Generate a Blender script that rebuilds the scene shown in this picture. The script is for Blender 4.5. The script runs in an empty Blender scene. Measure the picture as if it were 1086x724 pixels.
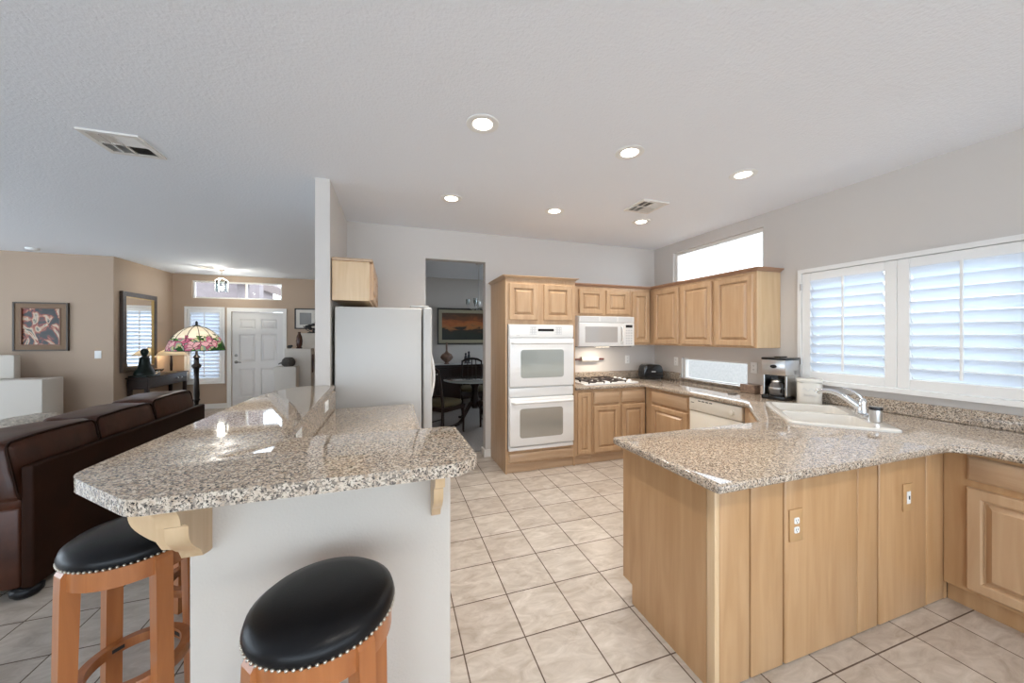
import bpy, bmesh, math, random
from mathutils import Vector, Matrix
random.seed(7)
PI = math.pi
SC = bpy.context.scene
COL = SC.collection

# ------------------------------------------------------------------ camera, sky, exposure
CAM_H = 1.48
cam_d = bpy.data.cameras.new('camera')
cam = bpy.data.objects.new('camera', cam_d)
COL.objects.link(cam)
cam.location = (0, 0, CAM_H)
cam.rotation_euler = (PI / 2, 0, -math.radians(18.47))
cam_d.sensor_width = 36
cam_d.sensor_fit = 'HORIZONTAL'
cam_d.lens = 36 * 376.5 / 1086
cam_d.shift_y = -(362 - 356.5) / 1086
cam_d.clip_start = 0.05
SC.camera = cam
SC.view_settings.view_transform = 'Standard'
SC.view_settings.look = 'None'
SC.view_settings.gamma = 1
SC.view_settings.use_curve_mapping = False
SC.view_settings.exposure = 1.68
world = bpy.data.worlds.new('sky')
SC.world = world
world.use_nodes = True
bg = world.node_tree.nodes['Background']
bg.inputs[0].default_value = (0.75, 0.875, 1.0, 1)
bg.inputs[1].default_value = 1.65
try:
    SC.cycles.max_bounces = 10
    SC.cycles.diffuse_bounces = 6
    SC.cycles.use_denoising = True
    SC.cycles.sample_clamp_indirect = 6
except Exception:
    pass

# ------------------------------------------------------------------ materials
MATS = {}
def _new(name):
    m = bpy.data.materials.new(name); m.use_nodes = True
    nt = m.node_tree; b = nt.nodes['Principled BSDF']
    MATS[name] = m
    return m, nt, b
def plain(name, col, rough=0.5, metal=0.0, spec=0.5, bump=0.0, bscale=80, var=0.0, vscale=6, trans=0.0, coat=0.0):
    m, nt, b = _new(name)
    b.inputs['Base Color'].default_value = (*col, 1)
    b.inputs['Roughness'].default_value = rough
    b.inputs['Metallic'].default_value = metal
    b.inputs['Specular IOR Level'].default_value = spec
    b.inputs['Coat Weight'].default_value = coat
    tc = nt.nodes.new('ShaderNodeTexCoord')
    if var > 0:
        n = nt.nodes.new('ShaderNodeTexNoise'); n.inputs['Scale'].default_value = vscale; n.inputs['Detail'].default_value = 5
        nt.links.new(tc.outputs['Object'], n.inputs['Vector'])
        r = nt.nodes.new('ShaderNodeValToRGB')
        r.color_ramp.elements[0].position = 0.3; r.color_ramp.elements[1].position = 0.7
        r.color_ramp.elements[0].color = (*[max(0, c * (1 - var)) for c in col], 1)
        r.color_ramp.elements[1].color = (*[min(1, c * (1 + var)) for c in col], 1)
        nt.links.new(n.outputs[0], r.inputs[0]); nt.links.new(r.outputs[0], b.inputs['Base Color'])
    if bump > 0:
        n2 = nt.nodes.new('ShaderNodeTexNoise'); n2.inputs['Scale'].default_value = bscale; n2.inputs['Detail'].default_value = 4
        nt.links.new(tc.outputs['Object'], n2.inputs['Vector'])
        bp = nt.nodes.new('ShaderNodeBump'); bp.inputs['Strength'].default_value = bump; bp.inputs['Distance'].default_value = 0.01
        nt.links.new(n2.outputs[0], bp.inputs['Height']); nt.links.new(bp.outputs[0], b.inputs['Normal'])
    return m
def emit(name, col, s):
    m, nt, b = _new(name)
    b.inputs['Base Color'].default_value = (*col, 1)
    b.inputs['Emission Color'].default_value = (*col, 1)
    b.inputs['Emission Strength'].default_value = s
    return m
def wood(name, ca, cb, axis='z', rough=0.35, scale=1.0, coat=0.15):
    m, nt, b = _new(name)
    tc = nt.nodes.new('ShaderNodeTexCoord'); mp = nt.nodes.new('ShaderNodeMapping')
    sc = {'x': (1.2, 14, 14), 'y': (14, 1.2, 14), 'z': (14, 14, 1.2)}[axis]
    mp.inputs['Scale'].default_value = tuple(s * scale for s in sc)
    n = nt.nodes.new('ShaderNodeTexNoise'); n.inputs['Scale'].default_value = 1.6; n.inputs['Detail'].default_value = 6; n.inputs['Distortion'].default_value = 0.6
    r = nt.nodes.new('ShaderNodeValToRGB')
    r.color_ramp.elements[0].position = 0.3; r.color_ramp.elements[1].position = 0.72
    r.color_ramp.elements[0].color = (*ca, 1); r.color_ramp.elements[1].color = (*cb, 1)
    nt.links.new(tc.outputs['Object'], mp.inputs[0]); nt.links.new(mp.outputs[0], n.inputs['Vector'])
    nt.links.new(n.outputs[0], r.inputs[0]); nt.links.new(r.outputs[0], b.inputs['Base Color'])
    b.inputs['Roughness'].default_value = rough; b.inputs['Coat Weight'].default_value = coat
    b.inputs['Coat Roughness'].default_value = 0.2
    return m
def granite(name):
    m, nt, b = _new(name)
    L = nt.links.new
    tc = nt.nodes.new('ShaderNodeTexCoord')
    def noise(s, d=3, dist=0.0):
        n = nt.nodes.new('ShaderNodeTexNoise'); n.inputs['Scale'].default_value = s; n.inputs['Detail'].default_value = d; n.inputs['Distortion'].default_value = dist
        L(tc.outputs['Object'], n.inputs['Vector']); return n
    def ramp(src, els):
        r = nt.nodes.new('ShaderNodeValToRGB'); cr = r.color_ramp
        while len(cr.elements) < len(els): cr.elements.new(0.5)
        for e, (p, c) in zip(cr.elements, els): e.position = p; e.color = (*c, 1)
        L(src, r.inputs[0]); return r
    def mix(f, a, c):
        x = nt.nodes.new('ShaderNodeMixRGB'); L(f, x.inputs[0]); L(a, x.inputs[1]); L(c, x.inputs[2]); return x
    base = ramp(noise(55, 3).outputs[0], [(0.3, (0.36, 0.265, 0.19)), (0.45, (0.53, 0.43, 0.335)), (0.58, (0.60, 0.51, 0.41)), (0.72, (0.64, 0.57, 0.475))])
    fg = ramp(noise(125, 2, 0.5).outputs[0], [(0.51, (0, 0, 0)), (0.56, (1, 1, 1))])
    gr = ramp(noise(40, 2).outputs[0], [(0.4, (0.19, 0.155, 0.125)), (0.6, (0.31, 0.26, 0.215))])
    m1 = mix(fg.outputs[0], base.outputs[0], gr.outputs[0])
    fb = ramp(noise(165, 2, 0.6).outputs[0], [(0.567, (0, 0, 0)), (0.605, (1, 1, 1))])
    bl = ramp(noise(30, 1).outputs[0], [(0.4, (0.02, 0.018, 0.017)), (0.6, (0.07, 0.06, 0.055))])
    m2 = mix(fb.outputs[0], m1.outputs[0], bl.outputs[0])
    L(m2.outputs[0], b.inputs['Base Color'])
    b.inputs['Roughness'].default_value = 0.04
    b.inputs['Specular IOR Level'].default_value = 0.55
    return m
def tile(name, s, ox, oy):
    m, nt, b = _new(name); L = nt.links.new
    tc = nt.nodes.new('ShaderNodeTexCoord'); mp = nt.nodes.new('ShaderNodeMapping')
    mp.inputs['Location'].default_value = (-ox + 40 * s, -oy + 40 * s, 0)
    L(tc.outputs['Object'], mp.inputs[0])
    br = nt.nodes.new('ShaderNodeTexBrick'); br.offset = 0; br.squash = 1
    br.inputs['Scale'].default_value = 1; br.inputs['Brick Width'].default_value = s; br.inputs['Row Height'].default_value = s
    br.inputs['Mortar Size'].default_value = 0.0034; br.inputs['Mortar Smooth'].default_value = 0.1; br.inputs['Bias'].default_value = 0
    br.inputs['Color1'].default_value = (0.46, 0.402, 0.345, 1); br.inputs['Color2'].default_value = (0.515, 0.46, 0.40, 1)
    br.inputs['Mortar'].default_value = (0.12, 0.085, 0.062, 1)
    L(mp.outputs[0], br.inputs['Vector'])
    mp2 = nt.nodes.new('ShaderNodeMapping'); mp2.inputs['Rotation'].default_value = (0, 0, 0.5); mp2.inputs['Scale'].default_value = (1, 2.2, 1)
    L(tc.outputs['Object'], mp2.inputs[0])
    n = nt.nodes.new('ShaderNodeTexNoise'); n.inputs['Scale'].default_value = 6; n.inputs['Detail'].default_value = 9; n.inputs['Distortion'].default_value = 1.0; n.inputs['Roughness'].default_value = 0.65
    L(mp2.outputs[0], n.inputs['Vector'])
    r = nt.nodes.new('ShaderNodeValToRGB')
    r.color_ramp.elements[0].position = 0.3; r.color_ramp.elements[1].position = 0.7
    r.color_ramp.elements[0].color = (0.75, 0.715, 0.68, 1); r.color_ramp.elements[1].color = (1.23, 1.26, 1.30, 1)
    L(n.outputs[0], r.inputs[0])
    mx = nt.nodes.new('ShaderNodeMixRGB'); mx.blend_type = 'MULTIPLY'; mx.inputs[0].default_value = 1
    L(br.outputs[0], mx.inputs[1]); L(r.outputs[0], mx.inputs[2])
    L(mx.outputs[0], b.inputs['Base Color'])
    mr = nt.nodes.new('ShaderNodeMapRange'); L(br.outputs['Fac'], mr.inputs[0]); mr.inputs[3].default_value = 0.28; mr.inputs[4].default_value = 0.85
    L(mr.outputs[0], b.inputs['Roughness'])
    inv = nt.nodes.new('ShaderNodeMath'); inv.operation = 'SUBTRACT'; inv.inputs[0].default_value = 1; L(br.outputs['Fac'], inv.inputs[1])
    bp = nt.nodes.new('ShaderNodeBump'); bp.inputs['Strength'].default_value = 0.6; bp.inputs['Distance'].default_value = 0.002
    L(inv.outputs[0], bp.inputs['Height']); L(bp.outputs[0], b.inputs['Normal'])
    return m
def glass(name, tint=(1, 1, 1), fac=0.08):
    m, nt, b = _new(name)
    nt.nodes.remove(b)
    out = nt.nodes['Material Output']
    t = nt.nodes.new('ShaderNodeBsdfTransparent'); t.inputs[0].default_value = (*tint, 1)
    g = nt.nodes.new('ShaderNodeBsdfGlossy'); g.inputs['Roughness'].default_value = 0.02
    fr = nt.nodes.new('ShaderNodeLayerWeight'); fr.inputs[0].default_value = fac
    mx = nt.nodes.new('ShaderNodeMixShader')
    nt.links.new(fr.outputs['Fresnel'], mx.inputs[0]); nt.links.new(t.outputs[0], mx.inputs[1]); nt.links.new(g.outputs[0], mx.inputs[2])
    nt.links.new(mx.outputs[0], out.inputs[0])
    return m
def translucent(name, col, fac=0.5, ramp=None):
    m, nt, b = _new(name)
    out = nt.nodes['Material Output']
    t = nt.nodes.new('ShaderNodeBsdfTranslucent'); t.inputs[0].default_value = (*col, 1)
    b.inputs['Base Color'].default_value = (*col, 1); b.inputs['Roughness'].default_value = 0.4
    mx = nt.nodes.new('ShaderNodeMixShader'); mx.inputs[0].default_value = fac
    nt.links.new(b.outputs[0], mx.inputs[1]); nt.links.new(t.outputs[0], mx.inputs[2]); nt.links.new(mx.outputs[0], out.inputs[0])
    return m
def artwork(name, stops, scale=3.0, dist=2.0, seed=0.0, stretch=(1, 1, 1)):
    m, nt, b = _new(name)
    tc = nt.nodes.new('ShaderNodeTexCoord'); mp = nt.nodes.new('ShaderNodeMapping')
    mp.inputs['Location'].default_value = (seed, seed * 1.7, seed * 0.3); mp.inputs['Scale'].default_value = stretch
    n = nt.nodes.new('ShaderNodeTexNoise'); n.inputs['Scale'].default_value = scale; n.inputs['Detail'].default_value = 3; n.inputs['Distortion'].default_value = dist
    r = nt.nodes.new('ShaderNodeValToRGB'); cr = r.color_ramp
    while len(cr.elements) < len(stops): cr.elements.new(0.5)
    for e, (p, c) in zip(cr.elements, stops): e.position = p; e.color = (*c, 1)
    nt.links.new(tc.outputs['Object'], mp.inputs[0]); nt.links.new(mp.outputs[0], n.inputs['Vector'])
    nt.links.new(n.outputs[0], r.inputs[0]); nt.links.new(r.outputs[0], b.inputs['Base Color'])
    b.inputs['Roughness'].default_value = 0.4
    return m

WALL = plain('wall_paint', (0.625, 0.587, 0.55), 0.7, bump=0.12, bscale=120, spec=0.3)
LIVW = plain('living_wall_paint', (0.45, 0.34, 0.255), 0.7, bump=0.12, bscale=120, spec=0.3)
CEIL = plain('ceiling_paint', (0.86, 0.885, 0.93), 0.8, bump=0.35, bscale=70, spec=0.2)
PONY = plain('half_wall_paint', (0.60, 0.55, 0.49), 0.65, bump=0.15, bscale=110, spec=0.3)
TRIM = plain('trim_white', (0.80, 0.77, 0.73), 0.4)
GRANITE = granite('granite')
TILE = tile('floor_tile', 0.3043, 0.616, 2.247)
CARPET = plain('carpet', (0.30, 0.27, 0.25), 0.95, bump=0.6, bscale=300, var=0.12, vscale=60)
MAPLE = wood('maple', (0.455, 0.285, 0.158), (0.55, 0.37, 0.22), 'z')
MAPLEX = wood('maple_across', (0.44, 0.285, 0.17), (0.53, 0.37, 0.235), 'x')
MAPLEY = wood('maple_along', (0.44, 0.285, 0.17), (0.53, 0.37, 0.235), 'y')
MAPLEP = wood('maple_panel', (0.43, 0.245, 0.112), (0.53, 0.325, 0.167), 'z', rough=0.3)
MAPLEL = wood('pale_maple', (0.60, 0.405, 0.225), (0.71, 0.52, 0.32), 'z')
CHERRY = wood('stool_wood', (0.33, 0.105, 0.030), (0.47, 0.175, 0.055), 'z', rough=0.28, coat=0.3)
DARKW = wood('dark_wood', (0.014, 0.007, 0.005), (0.03, 0.014, 0.010), 'x', rough=0.3, coat=0.0)
DARKW.node_tree.nodes['Principled BSDF'].inputs['Specular IOR Level'].default_value = 0.25
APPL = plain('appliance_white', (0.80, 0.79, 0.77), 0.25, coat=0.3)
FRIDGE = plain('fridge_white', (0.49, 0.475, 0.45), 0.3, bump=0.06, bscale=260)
BISQUE = plain('bisque_white', (0.78, 0.745, 0.66), 0.3)
SINKM = plain('sink_enamel', (0.66, 0.635, 0.59), 0.15, coat=0.4)
BLACKG = plain('black_gloss', (0.012, 0.012, 0.013), 0.12)
BLACKM = plain('black_matte', (0.02, 0.02, 0.021), 0.5)
IRON = plain('cast_iron', (0.035, 0.025, 0.022), 0.5)
OVGLASS = plain('oven_glass', (0.38, 0.40, 0.37), 0.06, spec=0.9, coat=1.0)
OVGLASS2 = plain('oven_glass_lower', (0.34, 0.32, 0.28), 0.08, spec=0.9, coat=1.0)
GREYP = plain('grey_plastic', (0.55, 0.55, 0.55), 0.4)
CHROME = plain('chrome', (0.78, 0.79, 0.80), 0.08, metal=1)
STEEL = plain('brushed_steel', (0.62, 0.61, 0.60), 0.28, metal=1)
BRASS = plain('antique_brass', (0.55, 0.50, 0.42), 0.3, metal=1)
SEATL = plain('black_leather', (0.006, 0.006, 0.007), 0.33, spec=0.24, bump=0.04, bscale=200)
SOFAL = plain('brown_leather', (0.052, 0.016, 0.0075), 0.34, spec=0.36, bump=0.10, bscale=22, var=0.35, vscale=7)
SOFAB = plain('brown_leather_back', (0.020, 0.006, 0.0022), 0.55, spec=0.12, bump=0.05, bscale=40, var=0.2)
SHUT = plain('shutter_white', (0.80, 0.79, 0.77), 0.4)
LOUV = translucent('louver_white', (0.84, 0.88, 0.93), 0.46)
GLASS = glass('window_glass')
FROST = glass('clear_glass', (0.93, 0.96, 0.96), 0.25)
MIRROR = plain('mirror_silver', (0.9, 0.9, 0.9), 0.01, metal=1)
GOLD = plain('gold_trim', (0.42, 0.27, 0.10), 0.4, metal=0.7)
BULB = emit('downlight_bulb', (1.0, 0.93, 0.82), 9.0)
WARM = emit('lamp_bulb', (1.0, 0.78, 0.5), 2.0)
WHITEP = plain('white_plastic', (0.85, 0.85, 0.83), 0.35)
CERAM = plain('white_ceramic', (0.70, 0.67, 0.61), 0.2)
TANPL = plain('tan_cover_plate', (0.50, 0.30, 0.14), 0.4)
PLINTH = plain('plinth_white', (0.58, 0.53, 0.47), 0.6)

# ------------------------------------------------------------------ mesh builder
class MB:
    def __init__(s): s.v = []; s.f = []; s.mi = []
    def add(s, vs, fs, M=None, mi=0):
        o = len(s.v)
        for p in vs:
            p = Vector(p)
            s.v.append(M @ p if M else p)
        for f in fs: s.f.append([o + i for i in f]); s.mi.append(mi)
        return s
    def bm(s, bm, M=None, mi=0):
        bm.verts.index_update()
        s.add([v.co.copy() for v in bm.verts], [[v.index for v in f.verts] for f in bm.faces], M, mi)
        bm.free(); return s
    def box(s, x0, x1, y0, y1, z0, z1, bev=0.0, seg=2, M=None, mi=0):
        b = bmesh.new()
        P = [b.verts.new(p) for p in ((x0,y0,z0),(x1,y0,z0),(x1,y1,z0),(x0,y1,z0),(x0,y0,z1),(x1,y0,z1),(x1,y1,z1),(x0,y1,z1))]
        for f in ((3,2,1,0),(4,5,6,7),(0,1,5,4),(1,2,6,5),(2,3,7,6),(3,0,4,7)): b.faces.new([P[i] for i in f])
        if bev > 0:
            bmesh.ops.bevel(b, geom=b.edges[:], offset=min(bev, abs(x1-x0)*.49, abs(y1-y0)*.49, abs(z1-z0)*.49), segments=seg, profile=0.5, affect='EDGES')
        return s.bm(b, M, mi)
    def prism(s, poly, z0, z1, bev=0.0, seg=3, M=None, mi=0, vert=False):
        b = bmesh.new()
        area = sum(poly[i][0]*poly[(i+1)%len(poly)][1]-poly[(i+1)%len(poly)][0]*poly[i][1] for i in range(len(poly)))
        if area < 0: poly = poly[::-1]
        lo = [b.verts.new((p[0], p[1], z0)) for p in poly]; hi = [b.verts.new((p[0], p[1], z1)) for p in poly]
        b.faces.new(lo[::-1]); b.faces.new(hi)
        n = len(poly)
        for i in range(n): b.faces.new((lo[i], lo[(i+1)%n], hi[(i+1)%n], hi[i]))
        if bev > 0:
            es = [e for e in b.edges if vert or abs(e.verts[0].co.z - e.verts[1].co.z) < 1e-6]
            bmesh.ops.bevel(b, geom=es, offset=bev, segments=seg, profile=0.5, affect='EDGES')
        return s.bm(b, M, mi)
    def lathe(s, prof, c=(0,0,0), seg=32, M=None, mi=0, closed=False):
        vs = []; fs = []; rings = []
        for r, z in prof:
            if r < 1e-6: rings.append([len(vs)]); vs.append((c[0], c[1], c[2]+z))
            else:
                rings.append(list(range(len(vs), len(vs)+seg)))
                for i in range(seg):
                    a = 2*PI*i/seg; vs.append((c[0]+r*math.cos(a), c[1]+r*math.sin(a), c[2]+z))
        prs = list(zip(rings, rings[1:]))
        if closed: prs.append((rings[-1], rings[0]))
        for A, B in prs:
            for i in range(seg):
                j = (i+1) % seg
                a = [A[0]] if len(A) == 1 else [A[i], A[j]]
                bb = [B[0]] if len(B) == 1 else [B[j], B[i]]
                if len(a)+len(bb) > 2: fs.append(a+bb)
        return s.add(vs, fs, M, mi)
    def tube(s, pts, r, seg=10, M=None, mi=0, cap=True):
        pts = [Vector(p) for p in pts]; n = len(pts)
        rs = r if isinstance(r, (list, tuple)) else [r]*n
        up = Vector((0,0,1)); vs = []; fs = []; prev = None
        for i, p in enumerate(pts):
            t = (pts[min(i+1,n-1)] - pts[max(i-1,0)]).normalized()
            if prev is None:
                a = t.cross(up)
                if a.length < 1e-3: a = t.cross(Vector((1,0,0)))
            else: a = prev - t*prev.dot(t)
            a.normalize(); prev = a; bb = t.cross(a)
            for k in range(seg):
                w = 2*PI*k/seg; vs.append(p + (a*math.cos(w)+bb*math.sin(w))*rs[i])
        for i in range(n-1):
            for k in range(seg):
                l = (k+1) % seg; fs.append([i*seg+k, i*seg+l, (i+1)*seg+l, (i+1)*seg+k])
        if cap: fs.append(list(range(seg))[::-1]); fs.append(list(range((n-1)*seg, n*seg)))
        return s.add(vs, fs, M, mi)
    def cyl(s, a, b, r, seg=16, M=None, mi=0): return s.tube([a, b], r, seg, M, mi)
    def pillow(s, c, d, e=3.0, n=14, M=None, mi=0, e2=None):
        b = bmesh.new(); bmesh.ops.create_cube(b, size=2)
        bmesh.ops.subdivide_edges(b, edges=b.edges[:], cuts=n, use_grid_fill=True)
        e2 = e2 or e
        for v in b.verts:
            x, y, z = v.co
            k = (abs(x)**e + abs(y)**e + abs(z)**e2) ** (1/e) if (x or y or z) else 1
            v.co = Vector((c[0]+d[0]*x/k, c[1]+d[1]*y/k, c[2]+d[2]*z/k))
        return s.bm(b, M, mi)
    def ell(s, c, d, seg=24, M=None, mi=0):
        b = bmesh.new(); bmesh.ops.create_uvsphere(b, u_segments=seg, v_segments=max(8, seg//2), radius=1)
        for v in b.verts: v.co = Vector((c[0]+d[0]*v.co.x, c[1]+d[1]*v.co.y, c[2]+d[2]*v.co.z))
        return s.bm(b, M, mi)
    def loft(s, rings, M=None, mi=0):
        vs = []; fs = []; n = len(rings[0])
        for R in rings: vs += R
        for i in range(len(rings)-1):
            for k in range(n):
                l = (k+1) % n; fs.append([i*n+k, i*n+l, (i+1)*n+l, (i+1)*n+k])
        fs.append(list(range(n))[::-1]); fs.append(list(range((len(rings)-1)*n, len(rings)*n)))
        return s.add(vs, fs, M, mi)

def abs_loc(p):
    v = Vector((0,0,0))
    while p is not None: v += p.location; p = p.parent
    return v
def part(name, mb, mats, parent=None, ang=35, label=None, kind=None):
    """vertices are given in world coordinates for an unrotated parent; stored relative to it"""
    off = abs_loc(parent) if parent else Vector((0,0,0))
    me = bpy.data.meshes.new(name)
    me.from_pydata([tuple(v - off) for v in mb.v], [], mb.f)
    mats = mats if isinstance(mats, (list, tuple)) else [mats]
    for m in mats: me.materials.append(m)
    for p, i in zip(me.polygons, mb.mi): p.material_index = i
    b = bmesh.new(); b.from_mesh(me); bmesh.ops.recalc_face_normals(b, faces=b.faces[:]); b.to_mesh(me); b.free()
    if ang:
        me.shade_smooth(); me.set_sharp_from_angle(angle=math.radians(ang))
    o = bpy.data.objects.new(name, me); COL.objects.link(o)
    if parent: o.parent = parent
    if label: o['label'] = label
    if kind: o['kind'] = kind
    return o
def thing(name, label, cat, loc=(0,0,0), group=None, rz=0.0):
    o = bpy.data.objects.new(name, None); COL.objects.link(o)
    o.empty_display_size = 0.1
    o.location = loc; o.rotation_euler = (0,0,rz)
    o['label'] = label; o['category'] = cat
    if group: o['group'] = group
    return o
def solid(name, label, cat, mb, mats, loc=None, group=None, ang=35):
    """a thing that is one mesh"""
    o = part(name, mb, mats, None, ang)
    if loc:
        l = Vector(loc)
        for v in o.data.vertices: v.co -= l
        o.location = l
    o['label'] = label; o['category'] = cat
    if group: o['group'] = group
    return o
def struct(name, mb, mats, ang=0, parent=None):
    o = part(name, mb, mats, parent, ang)
    if not parent: o['kind'] = 'structure'
    return o
def sempty(name, loc, label=None):
    o = bpy.data.objects.new(name, None); COL.objects.link(o); o.location = loc; o['kind'] = 'structure'
    if label: o['label'] = label
    return o
def dup(root, loc, label, rz=None, group=None):
    r = root.copy(); COL.objects.link(r); r.location = loc; r['label'] = label
    if rz is not None: r.rotation_euler = (0,0,rz)
    if group: r['group'] = group
    for ch in list(root.children):
        c = ch.copy(); COL.objects.link(c); c.parent = r
        for g in list(ch.children):
            d = g.copy(); COL.objects.link(d); d.parent = c
    return r
def wall_holes(mb, axis, p0, p1, u0, u1, v0, v1, holes, mi=0):
    """solid slab between planes p0..p1 on axis ('x','y','z'), rectangle u,v with rectangular holes"""
    us = sorted({u0, u1, *[h[0] for h in holes], *[h[1] for h in holes]}); vs = sorted({v0, v1, *[h[2] for h in holes], *[h[3] for h in holes]})
    us = [u for u in us if u0 <= u <= u1]; vs = [v for v in vs if v0 <= v <= v1]
    def sol(i, j):
        if i < 0 or j < 0 or i >= len(us)-1 or j >= len(vs)-1: return False
        cu, cv = (us[i]+us[i+1])/2, (vs[j]+vs[j+1])/2
        return not any(h[0] < cu < h[1] and h[2] < cv < h[3] for h in holes)
    def P(p, u, v):
        return {'x': (p, u, v), 'y': (u, p, v), 'z': (u, v, p)}[axis]
    for i in range(len(us)-1):
        for j in range(len(vs)-1):
            if not sol(i, j): continue
            a, b, c, d = us[i], us[i+1], vs[j], vs[j+1]
            mb.add([P(p0,a,c),P(p0,b,c),P(p0,b,d),P(p0,a,d)], [[0,1,2,3]], mi=mi)
            mb.add([P(p1,a,c),P(p1,b,c),P(p1,b,d),P(p1,a,d)], [[3,2,1,0]], mi=mi)
            for (di, dj, q) in ((-1,0,((a,c),(a,d))),(1,0,((b,c),(b,d))),(0,-1,((a,c),(b,c))),(0,1,((a,d),(b,d)))):
                if not sol(i+di, j+dj):
                    (e, f), (g, h) = q
                    mb.add([P(p0,e,f),P(p0,g,h),P(p1,g,h),P(p1,e,f)], [[0,1,2,3]], mi=mi)
    return mb
def weld(o):
    b = bmesh.new(); b.from_mesh(o.data); bmesh.ops.remove_doubles(b, verts=b.verts[:], dist=1e-5)
    bmesh.ops.recalc_face_normals(b, faces=b.faces[:]); b.to_mesh(o.data); b.free(); return o

def basis(o, ux, w):
    """matrix mapping (u, w_out, v) -> world: u along ux, out along w, v up"""
    ux = Vector(ux); w = Vector(w); o = Vector(o)
    return Matrix(((ux.x, w.x, 0, o.x), (ux.y, w.y, 0, o.y), (ux.z, w.z, 1, o.z), (0,0,0,1)))
def raised_door(W, H, M, t=0.026, fr=0.056):
    """raised-panel door of width W, height H; local u 0..W, y out, z 0..H"""
    mb = MB(); fr = min(fr, W*0.27, H*0.27)
    w2 = min(.020, W*.07)
    lv = [(0, 0), (0, t-0.006), (0.002, t-0.003), (0.006, t), (fr-.009, t), (fr-.003, t-.003), (fr+.001, t-.010), (fr+.002, t-.018), (fr+.009, t-.018), (fr+.011, t-.016), (fr+.011+w2, t-.002), (fr+.013+w2, t)]
    rings = []
    for ins, y in lv: rings.append([(ins, y, ins), (W-ins, y, ins), (W-ins, y, H-ins), (ins, y, H-ins)])
    vs = [p for r in rings for p in r]; fs = [[3,2,1,0]]
    for i in range(len(rings)-1):
        for k in range(4):
            l = (k+1) % 4; fs.append([i*4+k, i*4+l, (i+1)*4+l, (i+1)*4+k])
    n = (len(rings)-1)*4; fs.append([n, n+1, n+2, n+3])
    return mb.add(vs, fs, M)
def drawer_front(W, H, M, t=0.023):
    mb = MB()
    lv = [(0, 0), (0, t-0.011), (0.003, t-0.007), (0.014, t), ]
    rings = [[(i, y, i), (W-i, y, i), (W-i, y, H-i), (i, y, H-i)] for i, y in lv]
    vs = [p for r in rings for p in r]; fs = [[3,2,1,0]]
    for i in range(len(rings)-1):
        for k in range(4):
            l = (k+1) % 4; fs.append([i*4+k, i*4+l, (i+1)*4+l, (i+1)*4+k])
    n = (len(rings)-1)*4; fs.append([n, n+1, n+2, n+3])
    return mb.add(vs, fs, M)
def rounded(poly, r, seg=5):
    out = []
    n = len(poly)
    for i in range(n):
        p = Vector(poly[i][:2]); a = Vector(poly[i-1][:2]); b = Vector(poly[(i+1) % n][:2])
        rr = r[i] if isinstance(r, (list, tuple)) else r
        if rr <= 0: out.append(tuple(p)); continue
        da = (a-p).normalized(); db = (b-p).normalized()
        for k in range(seg+1):
            t = k/seg
            q = (p+da*rr)*(1-t)**2 + p*2*t*(1-t) + (p+db*rr)*t**2
            out.append(tuple(q))
    return out

# ================================================================== SETTING
CZ = 2.735
# floor
fl = MB(); fl.box(-8, 3.72, -6.5, 9.0, -0.12, 0); struct('floor', fl, TILE)
cp = MB(); cp.box(-0.45, 3.6, 4.46, 7.75, 0.001, 0.014); struct('floor_dining', cp, CARPET)
# ceiling with holes for the recessed cans, and for the added row behind the camera
cans = [(0.5, 2.045), (1.53, 2.045), (2.575, 2.045), (0.5, 3.24), (1.53, 3.24), (2.575, 3.24)]
ch = MB(); wall_holes(ch, 'z', CZ, CZ+0.02, -8, 3.72, -6.5, 9.0, [(x-.061, x+.061, y-.061, y+.061) for x, y in cans + [(x, y) for y in (-0.345,) for x in (0.5, 1.53, 2.575)]])
weld(struct('ceiling', ch, CEIL))
# back wall with doorway
mb = MB(); wall_holes(mb, 'y', 4.24, 4.36, -0.588, 3.6, 0, CZ, [(0.356, 1.072, 0, 2.39)]); weld(struct('wall_back', mb, WALL))
# right wall with clerestory, counter-level window and shuttered window, and the dining room's window
RW = [(2.64, 3.875, 2.12, 2.605), (2.81, 3.725, 0.925, 1.2), (0.98, 2.23, 1.09, 2.05), (4.9, 7.2, 0.15, 2.3), (-5.6, -1.6, 0.3, 2.3)]
mb = MB(); wall_holes(mb, 'x', 3.6, 3.72, -6.5, 9.0, 0, CZ, RW); weld(struct('wall_right', mb, WALL))
mb = MB(); mb.box(-0.588, -0.482, 3.155, 4.24, 0, CZ); struct('wall_partition', mb, WALL)
mb = MB(); mb.box(-0.60, -0.482, 4.36, 9.0, 0, CZ); struct('wall_hall', mb, LIVW)
mb = MB(); mb.box(-0.482, 3.6, 7.72, 7.84, 0, CZ); struct('wall_dining', mb, WALL)
mb = MB(); wall_holes(mb, 'x', -8.12, -8, -6.5, 7.39, 0, CZ, [(0.0, 6.4, 0.2, 2.4)]); weld(struct('wall_living', mb, LIVW))
mb = MB(); mb.box(-8, -4.17, 7.27, 7.39, 0, CZ); struct('wall_left', mb, LIVW)
mb = MB(); mb.box(-4.29, -4.17, 7.39, 8.85, 0, CZ); struct('wall_alcove', mb, LIVW)
mb = MB(); wall_holes(mb, 'y', 8.85, 8.97, -4.29, -0.60, 0, CZ, [(-3.93, -3.33, 0.55, 2.04), (-3.86, -2.285, 2.255, 2.615), (-3.2, -2.26, 0, 2.0)])
weld(struct('wall_front', mb, LIVW))
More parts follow.
